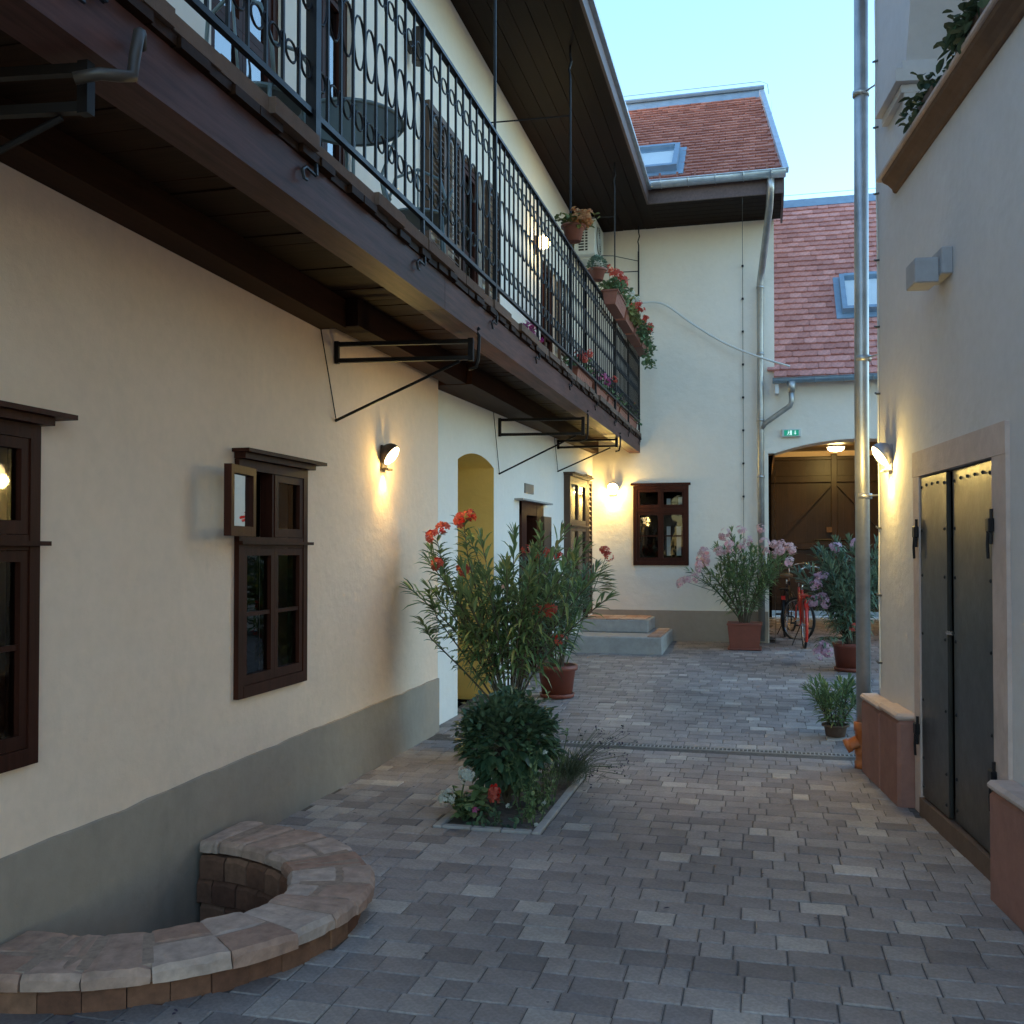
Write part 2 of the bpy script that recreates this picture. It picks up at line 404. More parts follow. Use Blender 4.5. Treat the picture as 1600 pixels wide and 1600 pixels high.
mb = MB(); mb.add([(-30,20.62,.30),(40,20.62,.30),(40,60,.30),(-30,60,.30)], [(0,1,2,3)])
tag(mb.build('street', M_bedding), kind='structure')

import numpy as np
cth, sth = math.cos(R(14.12)), math.sin(R(14.12))
def proj(x, y, z=0):
    xc = x*cth+y*sth; zc = y*cth-x*sth
    return (800+1550*xc/zc, 860-1550*(z-1.6)/zc, zc) if zc > .2 else (-9999, 0, 99)
def paver_geo(W, D, mbx, cx, cy, cz, ax, ay, b=.0045, H=.05):
    w2, d2 = W/2, D/2
    pts = []
    for (k, z) in ((0, -H), (0, -b), (b, 0)):
        for sx, sy in ((-1,-1),(1,-1),(1,1),(-1,1)):
            x, y = sx*(w2-k), sy*(d2-k); pts.append((cx+x, cy+y, cz+z+x*ax+y*ay))
    mbx.add(pts, [(8,9,10,11)]+[(i,(i+1)%4,4+(i+1)%4,4+i) for i in range(4)]+[(4+i,4+(i+1)%4,8+(i+1)%4,8+i) for i in range(4)])
pv = []; rowd = .1433; y = 1.5; row = 0
while y < 20.4:
    if y < DR[0] < y+rowd+.01: y = DR[1]+.004; continue
    x = -2.86-random.random()*.2
    while x < 2.4:
        W = random.choice((.10, .125, .16, .165, .20, .205))
        cx, cy = x+W/2, y+rowd/2
        x += W+.0042
        left = -2.76 if cy < 8.35 else XB_(cy)
        if cy > 15.35 and cx < .16: continue
        if cx-W/2 < left-.16 or cx > right_lim(cy)-.0: continue
        if in_well(cx, cy, .90): continue
        bx0, bx1 = BED[0]-.0595, BED[1]+.0595; wd2 = W
        if BED[2]-.06 < cy < BED[3]+.01 and cx+W/2 > bx0 and cx-W/2 < bx1:      # cut the stone at the kerb
            a_, b_ = cx-W/2, cx+W/2
            if a_ < bx0: b_ = min(b_, bx0-.004)
            elif b_ > bx1: a_ = max(a_, bx1+.004)
            else: continue
            if b_-a_ < .03: continue
            cx, W = (a_+b_)/2, b_-a_
        pv.append((cx, cy, W))
    y += rowd+.0042; row += 1
def visible(p):
    a, b, z = proj(p[0], p[1]); return -40 < a < 1640 and b < 1650
vis = sorted([p for p in pv if visible(p)], key=lambda p: proj(p[0], p[1])[2])
near = set(vis[:300])
pm = {}
for W in sorted({p[2] for p in near}):
    m_ = MB(); paver_geo(W, rowd, m_, 0, 0, 0, 0, 0); pm[W] = m_.mesh('paver', M_pave)
rest = MB()
for p in pv:
    cx, cy, W = p; jz = max(-.0015, random.gauss(0, .0016)); ax, ay = random.gauss(0, .005), random.gauss(0, .005)+(gz(cy+.05)-gz(cy-.05))/.1
    if p in near:
        inst('paver', pm[W], pavement, (cx, cy, gz(cy)+jz), (math.atan(ay), -math.atan(ax), random.gauss(0, .006)))
    else: paver_geo(W, rowd, rest, cx, cy, gz(cy)+jz, ax, ay)
tag(rest.build('paver_field', M_paves, pavement), kind='stuff')


# channel drain
dr = thing('channel_drain', 'narrow grey channel drain with slotted grate crossing the paved courtyard', 'drain', (0, DR[0], 0))
mb = MB(); L0, L1 = -2.62, .74; wd = DR[1]-DR[0]-.006
mb.box(L0, L1, .001, .013, -.06, .002); mb.box(L0, L1, wd-.012, wd, -.06, .002); mb.build('side_rail', M_conc, dr)
mb = MB(); mb.add([(L0,.01,-.05),(L1,.01,-.05),(L1,wd-.01,-.05),(L0,wd-.01,-.05)], [(0,1,2,3)]); mb.build('trough', M_black, dr)
g = MB(); g.box(-.005, .005, .0135, wd-.0125, -.02, 0); gm = g.mesh('grate_bar', M_conc)
n = 104
for i in range(n): inst('grate_bar', gm, dr, (L0+.02+(L1-L0-.04)*i/(n-1), 0, 0))

# ================================================================== LEFT HOUSE
def pbox(mb, P, u0, u1, v0, v1, d0, d1):
    pts = [P(u,v,d) for d in (d0,d1) for (u,v) in ((u0,v0),(u1,v0),(u1,v1),(u0,v1))]
    return mb.add(pts, [(0,3,2,1),(4,5,6,7),(0,1,5,4),(1,2,6,5),(2,3,7,6),(3,0,4,7)])
house = thing('long_house', 'long cream plastered house along the left side with wooden balcony storey', 'house')
PA = lambda u, v, d: (-2.78-d, u, v)
XB = lambda u: -2.86+.0412*(u-8.36)      # the far part of the wall is set back and runs slightly inwards
PB = lambda u, v, d: (XB(u)-d, u, v)
def rm(u): return 3.2044/(.0412+2.64/u)
PU = lambda u, v, d: (-2.72-d, u, v)
WIN_NEAR = (4.86, 5.70, .79, 2.10); WIN_LEFT = (2.50, 3.33, .77, 2.09)
mb = MB(); wall(mb, PA, -1.2, 8.36, -.75, 3.26, [WIN_NEAR, WIN_LEFT], .3); mb.build('ground_floor_wall', M_cream, house)
mb = MB(); rv = MB()
ARCH = (9.11, 10.26, -.02, 2.48, .10, 'y'); DOORB = (11.24, 11.94, .10, 2.08); WINB = (13.47, 14.59, .95, 2.63); DOORC = (14.71, 15.04, .62, 2.68)
wall(mb, PB, 8.2, 15.40, -.3, 3.22, [DOORB, WINB, DOORC, ARCH], .38, rv)
mb.add([(-2.78,8.362,-.3),(-3.2,8.362,-.3),(-3.2,8.362,3.26),(-2.78,8.362,3.26)], [(0,1,2,3)])
mb.build('set_back_wall', M_white, house); rv.build('archway_reveal', M_yellow, house)
# yellow stair lobby behind the archway
mb = MB()
def ylob(mb):
    x0, x1, y0, y1 = -4.4, -2.90, 9.14, 10.255
    mb.add([(x0,y0,0),(x0,y1,0),(x0,y1,2.9),(x0,y0,2.9)], [(0,1,2,3)])
    mb.add([(x1,y0-.02,0),(x0,y0-.02,0),(x0,y0-.02,2.9),(x1,y0-.02,2.9)], [(0,1,2,3)])
    mb.add([(x1,y1-.003,0),(x1,y1-.003,2.52),(x0,y1-.003,2.9),(x0,y1-.003,0)], [(0,1,2,3)])
    mb.add([(x1-.42,y0,2.60),(x0,y0,2.60),(x0,y1,2.60),(x1-.42,y1,2.60)], [(0,1,2,3)])
ylob(mb); mb.build('archway_lining', M_yellow, house)
# plinth band, a little proud, running up to the corner
mb = MB(); yy = -1.2; pts = []
while yy < 8.36: pts.append((yy, .425+.0065*yy+random.gauss(0, .004))); yy += .16
pts.append((8.36, .478)); xo = -2.764; nb_ = len(pts)
for (yy, zz) in pts: mb.v += [(xo, yy, -.75 if 2.9 < yy < 4.9 else -.1), (xo, yy, zz-.006), (-2.80, yy, zz)]
for i in range(nb_-1):
    for k in range(2): mb.f.append((3*i+k, 3*i+3+k, 3*i+4+k, 3*i+1+k))
mb.f.append((3*nb_-3, 3*nb_-2, 3*nb_-1)); mb.v += [(-2.80, 8.36, -.1)]; mb.f.append((3*nb_-3, 3*nb_-1, 3*nb_))
mb.build('plinth', M_plinth, house)
UD1 = (4.50, 5.28, 3.30, 5.35); UD2 = (5.62, 6.28, 3.30, 5.35); UD3 = (8.62, 9.55, 3.30, 5.35); UD4 = (12.3, 13.2, 3.30, 5.35)
mb = MB(); wall(mb, PU, -1.2, 15.40, 3.27, 6.66, [UD1, UD2, UD3, UD4], .3); mb.build('upper_wall', M_creamfar, house)
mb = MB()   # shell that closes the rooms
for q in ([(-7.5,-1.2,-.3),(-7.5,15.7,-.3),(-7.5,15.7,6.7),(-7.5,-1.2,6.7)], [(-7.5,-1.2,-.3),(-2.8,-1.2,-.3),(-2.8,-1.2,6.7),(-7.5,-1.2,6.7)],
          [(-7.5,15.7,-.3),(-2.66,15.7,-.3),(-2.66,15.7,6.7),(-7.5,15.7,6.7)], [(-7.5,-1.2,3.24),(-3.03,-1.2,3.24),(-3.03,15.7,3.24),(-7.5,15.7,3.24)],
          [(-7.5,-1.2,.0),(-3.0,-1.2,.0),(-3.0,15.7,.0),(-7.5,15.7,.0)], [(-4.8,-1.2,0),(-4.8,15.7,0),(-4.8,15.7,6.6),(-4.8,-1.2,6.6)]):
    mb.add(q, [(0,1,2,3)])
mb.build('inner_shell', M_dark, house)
# eaves: soffit boards along the house, fascia, drip edge and roof slope
EX, EY, EZ = -1.55, 14.22, 6.60
roof = MB(); roof.add([(-1.565,-1.2,6.80),(-1.565,EY+.1,6.80),(-6.2,EY+.1,10.4),(-6.2,-1.2,10.4),(-1.565,-1.2,6.74),(-1.565,EY+.1,6.74),(-6.2,EY+.1,10.3),(-6.2,-1.2,10.3)],
     [(0,1,2,3),(4,7,6,5),(0,4,5,1)]); roof.add([(-7.5,-1.2,6.7),(-6.2,-1.2,10.4),(-6.2,15,10.4),(-7.5,15,6.7)], [(0,1,2,3)])
ro = roof.build('roof', M_tilesd, house)
bw = .168; k = 0; x = -2.74
while x < EX-.01:
    b_ = MB(); x1 = min(x+bw, EX-.03); dz = random.uniform(-.003, .003)
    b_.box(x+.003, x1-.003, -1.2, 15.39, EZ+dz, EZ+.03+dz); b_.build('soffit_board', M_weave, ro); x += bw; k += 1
mb = MB(); mb.box(EX-.03, EX, -1.2, EY, EZ-.02, EZ+.16); mb.build('fascia_board', M_wfascia, ro)
mb = MB(); mb.box(EX-.02, EX+.045, -1.2, EY-.05, EZ+.162, EZ+.20); mb.build('drip_edge', M_zinc, ro)

def sash(parent, P, u0, u1, v0, v1, bar=.042, d0=-.012, d1=.028, munt=0, mat=None, glass=None, name='sash'):
    m_ = MB(); pbox(m_, P, u0, u1, v0, v0+bar*1.25, d0, d1); pbox(m_, P, u0, u1, v1-bar, v1, d0, d1)
    pbox(m_, P, u0, u0+bar, v0+bar*1.25, v1-bar, d0, d1); pbox(m_, P, u1-bar, u1, v0+bar*1.25, v1-bar, d0, d1)
    for i in range(munt):
        vm = v0+(v1-v0)*(i+1)/(munt+1)+.01; pbox(m_, P, u0+bar, u1-bar, vm-.011, vm+.011, d0+.008, d1-.004)
    m_.build(name, mat or M_wwin, parent)
    gl = MB(); dm = (d0+d1)/2+.004
    gl.add([P(u0+bar*.8,v0+bar,dm),P(u1-bar*.8,v0+bar,dm),P(u1-bar*.8,v1-bar*.8,dm),P(u0+bar*.8,v1-bar*.8,dm)], [(0,1,2,3)])
    gl.build('pane', glass or M_glass, parent)
def window(parent, P, u0, u1, v0, v1, vt, open_leaf=False, cornice=True, fd=-.03, munt=1, mat=None, ledge=True, name='window'):
    mat = mat or M_wwin; fb = .055
    m_ = MB(); pbox(m_, P, u0, u0+fb, v0, v1, fd, .08); pbox(m_, P, u1-fb, u1, v0, v1, fd, .08)
    pbox(m_, P, u0+fb, u1-fb, v0, v0+fb*1.2, fd-.002, .08); pbox(m_, P, u0+fb, u1-fb, v1-fb, v1, fd, .08)
    pbox(m_, P, u0+fb, u1-fb, vt-.03, vt+.03, fd+.004, .08); um = (u0+u1)/2
    pbox(m_, P, um-.022, um+.022, v0+fb*1.2, vt-.03, fd+.012, .06); pbox(m_, P, um-.022, um+.022, vt+.03, v1-fb, fd+.012, .06)
    w_ = m_.build(name, mat, parent)
    for a, b in ((u0+fb+.002, um-.001), (um+.001, u1-fb-.002)):
        sash(w_, P, a, b, v0+fb*1.2+.002, vt-.032, munt=munt, mat=mat, d0=fd+.006, d1=fd+.045)
        if not (open_leaf and a < um-.05): sash(w_, P, a, b, vt+.032, v1-fb-.002, mat=mat, d0=fd+.006, d1=fd+.045)
    if ledge:
        m_ = MB(); pbox(m_, P, u0-.01, u1+.03, vt-.012, vt+.006, fd-.028, fd-.001); m_.build('ledge', mat, w_)
    if cornice:
        m_ = MB(); pbox(m_, P, u0-.03, u1+.12, v1+.035, v1+.055, fd-.075, .02); pbox(m_, P, u0-.005, u1+.03, v1+.002, v1+.034, fd-.04, .02)
        m_.build('cornice', mat, w_)
    if open_leaf:   # top-left casement swung out towards the wall
        hu = u0+fb; W = (u1-u0)/2-fb; ph = R(9)
        def PL(a, b, d):      # a along the leaf from the hinge, d thickness
            base = P(hu-math.cos(ph)*a-math.sin(ph)*d, b, fd-.05-math.sin(ph)*a+math.cos(ph)*d); return base
        sash(w_, PL, 0, W, vt+.03, v1-fb, mat=mat, d0=-.02, d1=.02, name='open_sash')
    return w_
window(house, PA, *WIN_NEAR, 1.645, open_leaf=True)
window(house, PA, *WIN_LEFT, 1.63)
window(house, PB, *WINB, 1.95, fd=-.09, munt=0, mat=M_wshut)
# ground-floor doorway with broad frame and leaf folded back on the wall
mb = MB(); pbox(mb, PB, 11.4576, 11.245, .1, 2.18, -.03, .40); pbox(mb, PB, 11.922, 12.251, .1, 2.18, -.03, .40); pbox(mb, PB, 11.245, 11.922, 2.02, 2.18, -.028, .40)
fr = mb.build('door_frame', M_wwin, house)
mb = MB(); pbox(mb, PB, 11.040, 12.457, 2.181, 2.20, -.10, .02); mb.build('hood_board', M_conc, fr)
dl = MB(); pbox(dl, PB, 11.974, 12.337, .15, 2.02, -.11, -.07); dlo = dl.build('door_leaf', M_wshut, fr)
for i in range(4):
    mb = MB(); pbox(mb, PB, 12.2856, 12.285, .28+i*.42, .58+i*.42, -.122, -.111); mb.build('panel', M_wshut, fr)
mb = MB(); pbox(mb, PB, 11.457, 11.835, 2.285, 2.40, -.015, .002); mb.build('wall_plaque', M_grey, house)
# narrow louvred door by the corner
def louvre(parent, P, u0, u1, v0, v1, d0=-.05, d1=-.012, mat=None, n=None, tilt=.012, name='louvred_shutter'):
    m_ = MB(); b = .05
    pbox(m_, P, u0, u0+b, v0, v1, d0, d1); pbox(m_, P, u1-b, u1, v0, v1, d0, d1)
    for vv in (v0, (v0+v1)/2-b/2, v1-b): pbox(m_, P, u0+b, u1-b, vv, vv+b, d0, d1)
    o = m_.build(name, mat or M_wshut, parent); n = n or int((v1-v0)/.06)
    for i in range(n):
        vv = v0+b+(v1-v0-2*b)*(i+.5)/n
        if abs(vv-(v0+v1)/2) < b/2+.01: continue
        s_ = MB(); a = .020
        s_.add([P(u0+b,vv-a,d0+.004),P(u1-b,vv-a,d0+.004),P(u1-b,vv+a,d1-.004),P(u0+b,vv+a,d1-.004),
                P(u0+b,vv-a+.008,d0+.004),P(u1-b,vv-a+.008,d0+.004),P(u1-b,vv+a+.008,d1-.004),P(u0+b,vv+a+.008,d1-.004)],
               [(0,1,2,3),(4,7,6,5),(0,4,5,1),(3,2,6,7),(0,3,7,4),(1,5,6,2)])
        s_.build('slat', mat or M_wshut, o)
    return o
mb = MB(); pbox(mb, PB, 14.67, 14.72, .60, 2.74, -.07, .1); pbox(mb, PB, 14.72, 15.06, 2.68, 2.74, -.068, .1); mb.build('corner_door_frame', M_wwin, house)
louvre(house, PB, 14.74, 15.03, .64, 2.66, -.075, -.035, M_wshut, 26, name='louvred_door')
# upper-floor glazed doors and louvred shutters
def glazed(parent, P, u0, u1, v0, v1, glass):
    m_ = MB(); fb = .06; fd = .03
    pbox(m_, P, u0, u0+fb, v0, v1, fd, fd+.1); pbox(m_, P, u1-fb, u1, v0, v1, fd, fd+.1); pbox(m_, P, u0+fb, u1-fb, v1-fb, v1, fd, fd+.1)
    d_ = m_.build('glazed_door', M_wwin, parent); um = (u0+u1)/2
    for a, b in ((u0+fb+.002, um-.002), (um+.002, u1-fb-.002)):
        sash(d_, P, a, b, v0+.02, v0+1.15, .04, fd+.01, fd+.05, glass=glass); sash(d_, P, a, b, v0+1.152, v1-fb-.002, .04, fd+.01, fd+.05, glass=glass)
for hlp in (UD1, UD2, UD4): glazed(house, PU, *hlp, M_lightglass)
glazed(house, PU, *UD3, M_glass)
louvre(house, PU, 7.72, 8.17, 3.34, 5.33, -.075, -.035, M_wshut, 34); louvre(house, PU, 8.175, 8.61, 3.34, 5.33, -.075, -.035, M_wshut, 34)
louvre(house, PU, 9.56, 10.0, 3.34, 5.33, -.075, -.035, M_wshut, 30); louvre(house, PU, 13.22, 13.66, 3.34, 5.33, -.075, -.035, M_wshut, 30)

# stoop at the corner door
st = thing('stoop', 'two low concrete steps in the far left corner below the louvred door', 'steps', (0,0,0))
mb = MB(); mb.cbox(-2.66, -1.33, 13.72, 15.395, .05, .40, .012); mb.build('lower_step', M_conc, st)
mb = MB(); mb.cbox(-2.66, -1.60, 14.46, 15.395, .402, .585, .012); mb.build('upper_step', M_conc, st)
tm = MB(); tm.cbox(0, .19, 0, .19, 0, .014, .004); tmm = tm.mesh('tread_tile', M_brick)
for i in range(5):
    for j in range(4): inst('tread_tile', tmm, st, (-2.62+i*.198, 14.47+j*.225, .585))
for i in range(6): inst('tread_tile', tmm, st, (-1.54, 13.78+i*.26, .40))

# ================================================================== BALCONY
SLB = .008
def bz(y, z): return z+SLB*(y-4)
bal = thing('timber_balcony', 'dark timber balcony deck with heavy edge beam above the left wall', 'balcony')
def slopebox(mb, x0, x1, y0, y1, z0, z1, k=SLB):
    pts = [(x,y,z+k*(y-4)) for z in (z0,z1) for (x,y) in ((x0,y0),(x1,y0),(x1,y1),(x0,y1))]
    return mb.add(pts, [(0,3,2,1),(4,5,6,7),(0,1,5,4),(1,2,6,5),(2,3,7,6),(3,0,4,7)])
segs = [-1.2, .6, 5.6, 10.9, 15.38]
for a, b in zip(segs, segs[1:]):
    m_ = MB(); slopebox(m_, -1.985, -1.82, a+.002, b-.002, 3.02, 3.215); m_.build('edge_beam', M_wbeam, bal)
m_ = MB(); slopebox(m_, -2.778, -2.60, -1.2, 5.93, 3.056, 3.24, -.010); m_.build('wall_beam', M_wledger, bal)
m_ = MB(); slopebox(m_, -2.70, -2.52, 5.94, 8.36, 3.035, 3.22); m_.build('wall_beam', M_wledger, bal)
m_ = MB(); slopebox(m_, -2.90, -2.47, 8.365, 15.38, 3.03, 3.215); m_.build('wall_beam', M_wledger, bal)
y = -1.2
while y < 15.3:
    wd_ = random.choice((.14, .16, .18)); y1 = min(y+wd_, 15.38)
    m_ = MB(); zz = random.uniform(-.004, .004); slopebox(m_, -2.71, -1.80+random.uniform(-.012, .016), y+.003, y1-.003, 3.217+zz, 3.252+zz)
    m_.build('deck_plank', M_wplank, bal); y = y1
y = -1.2
while y < 15.3:   # rough edging laid on the plank ends
    L = random.uniform(.22, .5); y1 = min(y+L, 15.38)
    m_ = MB(); slopebox(m_, -2.70, -1.785+random.uniform(-.015, .015), y, y1-.004, 3.258, 3.312+random.uniform(-.008, .010)); m_.build('deck_screed', M_sill, bal); y = y1

# railing
rail = thing('iron_railing', 'black wrought iron balcony railing with rings and scrolls', 'railing')
RX = -1.815; RB, RT = 3.43, 4.51
def rz_(y, z): return z+.013*(y-4)
YP = [-.35, 1.03, 2.42, 3.80, 5.18, 6.72, 8.10, 9.58, 11.10, 12.64, 13.95, 15.22]
for nm, z, hgt, wdt in (('bottom_rail', RB, .012, .018), ('top_rail', RT, .010, .026)):
    m_ = MB(); slopebox(m_, RX-wdt/1.4, RX+wdt/1.4, YP[0], YP[-1], z-hgt, z+hgt, .013); m_.build(nm, M_iron, rail)
bm_ = MB(); bm_.tube([(0,0,RB+.01-3.9),(0,0,RT-.01-3.9)], .009, 4, square=True); balm = bm_.mesh('baluster', M_iron)
rg = {}
def ringmesh(w_, h_, r_):
    key = (round(w_, 3), h_)
    if key not in rg:
        q = MB(); q.ring((0,0,0), (0,1,0), (0,0,1), w_, h_, r_, 16, 4); rg[key] = q.mesh('ring', M_iron, True)
    return rg[key]
for i, (a, b) in enumerate(zip(YP, YP[1:])):
    nb = 10; gap = (b-a)/(nb)
    for j in range(nb):
        yc = a+gap*(j+.5)
        if j: inst('baluster', balm, rail, (RX, a+gap*j, 3.9+.013*(a+gap*j-4)))
        inst('oval_ring', ringmesh(gap*.46, .125, .0065), rail, (RX, yc, rz_(yc, 3.97)))
        for zz in (3.60, 4.335):
            inst('scroll_ring', ringmesh(gap*.33, .042, .006), rail, (RX, yc, rz_(yc, zz)))
            if i >= 2: inst('small_ring', ringmesh(.019, .019, .005), rail, (RX, a+gap*j, rz_(a+gap*j, zz+.03 if zz < 4 else zz-.03)))
for i, yp in enumerate(YP):
    tall = i % 2 == 1; thick = abs(yp-3.80) < .01
    m_ = MB()
    if tall:
        r_ = .034 if thick else .016
        m_.tube([(RX,yp,rz_(yp,3.30)),(RX,yp,rz_(yp,RT+.02))], r_*1.25 if not thick else r_, 4, square=True)
        m_.tube([(RX,yp,rz_(yp,RT)),(RX,yp,6.30),(RX-.012,yp,6.36),(RX+.012,yp,6.44),(RX,yp,6.5),(RX,yp,6.60)], .011 if not thick else .03, 6)
    else: m_.tube([(RX,yp,rz_(yp,RB-.18)),(RX,yp,rz_(yp,RT))], .015, 4, square=True)
    m_.build('hanger_post' if tall else 'post', M_iron, rail)
    m_ = MB(); zf = bz(yp, 3.17)    # foot bent over onto the edge beam, with a curl
    m_.tube([(RX,yp,rz_(yp,RB)),(RX+.012,yp,zf+.07),(RX+.014,yp,zf)], .010, 4, square=True)
    m_.tube([(RX+.012,yp,zf),(RX+.010,yp-.09,zf+.005),(RX+.014,yp-.13,zf-.02),(RX+.018,yp-.12,zf-.055),(RX+.016,yp-.09,zf-.05)], .007, 5)
    m_.build('foot_scroll', M_iron, rail)
    if tall and i > 3:
        m_ = MB(); m_.tube([(RX,yp,5.9),(-2.73,yp,5.92)], .008, 5); m_.build('tie_rod', M_iron, rail)

# steel brackets under the balcony
def bracket(y, wx, z0, z1, zf, label, ox=-1.86, skew=.12):
    b = thing('steel_bracket', label, 'bracket', (wx, y, 0), group='steel brackets under the balcony')
    L = ox-wx; s_ = .020
    def bar(nm, p, q, r_=s_, n_=4): m_ = MB(); m_.tube([p, q], r_, n_, square=n_ == 4); return m_.build(nm, M_steel, b)
    bar('upper_bar', (0,0,z1), (L,skew,z1)); bar('lower_bar', (0,0,z0), (L,skew,z0))
    bar('end_bar', (.012,0,z0-.02), (.012,0,z1+.02)); bar('end_bar', (L,skew,z0-.02), (L,skew,z1+.02), .024)
    bar('brace', (0,0,zf), (L-.08,skew,z0-.02), .010, 6)
    m_ = MB(); m_.tube([(L-.02,skew+.02,z0-.07),(L+.03,skew+.02,z0-.06),(L+.045,skew+.02,z0),(L+.05,skew+.02,z1+.04),(L+.03,skew+.02,z1+.07),(L+.055,skew+.02,z1+.09)], .012, 6)
    m_.build('hook', M_steel, b, True)
    m_ = MB(); m_.tube([(.008,0,zf),(.006,-.24,z1+.05)], .004, 4); m_.build('stay_wire', M_wledger, b)
    return b
bracket(6.16, -2.775, 2.875, 2.985, 2.47, 'nearest full black steel bracket, above the open window vent')
bracket(10.42, -2.77, 2.86, 3.02, 2.43, 'middle black steel bracket above the yellow archway and doorway')
bracket(13.08, -2.66, 2.985, 3.07, 2.66, 'farthest black steel bracket by the lit far corner', skew=0)
bz_ = bracket(2.30, -2.775, 2.86, 2.97, 2.45, 'cropped steel bracket with thick bent hook at top left edge of view')
for ch in bz_.children:
    if ch.name.startswith('hook'):
        ch.data = MB().tube([(.93,.05,2.91),(.99,.08,2.93),(1.02,.12,2.94),(1.03,.17,2.96),(1.03,.18,3.02),(1.03,.20,3.10),(1.00,.25,3.13),(.98,.28,3.10)], .018, 8).mesh('hook', M_bronze, True)

# ================================================================== END HOUSE
end = thing('end_house', 'two-storey pale house closing the courtyard with tiled roof and gutter', 'house')
PF = lambda u, v, d: (u, 15.4+d, v)
WINF = (-1.93, -1.08, 1.37, 2.60)
mb = MB(); wall(mb, PF, -2.66, .20, 0, 6.66, [WINF, (.105, .20, 0, 3.06)], .35)
mb.add([(.20,15.4,3.06),(.20,15.4,6.66),(.20,20,6.66),(.20,20,3.06)], [(0,1,2,3)]); mb.add([(.20,15.4,6.66),(.20,20,6.66),(.20,17.1,9.2)], [(0,1,2)])
mb.build('front_wall', M_creamfar, end)
mb = MB(); mb.box(-2.64, .095, 15.375, 15.45, 0, .68); mb.build('plinth', M_plinth, end)
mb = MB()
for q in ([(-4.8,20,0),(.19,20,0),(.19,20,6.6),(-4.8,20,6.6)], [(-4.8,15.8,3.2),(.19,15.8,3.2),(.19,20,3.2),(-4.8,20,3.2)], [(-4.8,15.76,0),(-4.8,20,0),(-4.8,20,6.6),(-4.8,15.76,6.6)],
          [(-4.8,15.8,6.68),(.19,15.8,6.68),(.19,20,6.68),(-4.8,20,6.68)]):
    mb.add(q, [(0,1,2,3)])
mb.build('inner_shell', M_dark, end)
wf = window(end, PF, *WINF, 2.22, cornice=False, fd=-.03, ledge=False)
mb = MB(); pbox(mb, PF, -1.97, -1.05, 2.605, 2.64, -.05, .02); mb.build('cornice', M_wwin, wf)
for (u0, u1, v0, v1) in ((-1.42,-1.36,1.52,1.97), (-1.27,-1.20,1.52,1.97), (-1.42,-1.36,2.30,2.40), (-1.24,-1.16,2.30,2.42)):
    mb = MB(); pbox(mb, PF, u0, u1, v0, v1, .045, .047); mb.build('white_strip', M_plainwhite, wf)  # plain white strips just behind the panes
# eaves of the end house
RE = .33
mb = MB(); mb.box(EX-.04, EX+.004, EY+.032, 15.39, EZ+.002, EZ+.03); mb.build('soffit_board', M_weave, end)
mb = MB(); mb.box(EX-.03, RE, EY, EY+.03, EZ-.02, EZ+.215); mb.box(RE-.03, RE, EY+.031, 15.55, EZ-.02, EZ+.17)
er = mb.build('eave_fascia', M_wfascia, end)
yy = EY+.035
while yy < 15.38:
    m_ = MB(); m_.box(EX+.002, RE-.032, yy+.003, min(yy+.165, 15.398)-.003, EZ, EZ+.03); m_.build('soffit_board', M_weave, end); yy += .168
def halfgutter(p0, p1, r_, name, parent, brackets=0, mat=None):
    p0, p1 = Vector(p0), Vector(p1); d = (p1-p0).normalized(); side = d.cross(Vector((0,0,1))).normalized()
    m_ = MB(); k = 9; vs = []
    for p in (p0, p1):
        for rr in (r_, r_-.006):
            for i in range(k+1):
                t = math.pi*i/k; vs.append(p+side*math.cos(t)*rr-Vector((0,0,1))*math.sin(t)*rr)
    K = k+1; fs = []
    for i in range(k):
        fs += [(i,i+1,2*K+i+1,2*K+i), (K+i,3*K+i,3*K+i+1,K+i+1), (i,K+i,K+i+1,i+1), (2*K+i,2*K+i+1,3*K+i+1,3*K+i)]
    fs += [(0,2*K,3*K,K), (k,K+k,3*K+k,2*K+k), tuple(range(K)), tuple(range(2*K,3*K))]
    m_.add(vs, fs); m_.tube([p0+side*r_, p1+side*r_], .009, 6)
    g_ = m_.build(name, mat or M_zinc, parent, True)
    for i in range(brackets):
        p = p0.lerp(p1, (i+.5)/brackets); b = MB()
        b.tube([p-side*(r_+.02)+Vector((0,0,.03))]+[p+side*(-math.cos(t))*(r_+.006)-Vector((0,0,1))*math.sin(t)*(r_+.006) for t in [math.pi*j/6 for j in range(7)]], .006, 4)
        b.build('gutter_bracket', mat or M_zinc, g_)
    return g_
halfgutter((EX+.0, EY-.095, EZ+.25), (RE+.02, EY-.095, EZ+.255), .092, 'roof_gutter', end, 5)
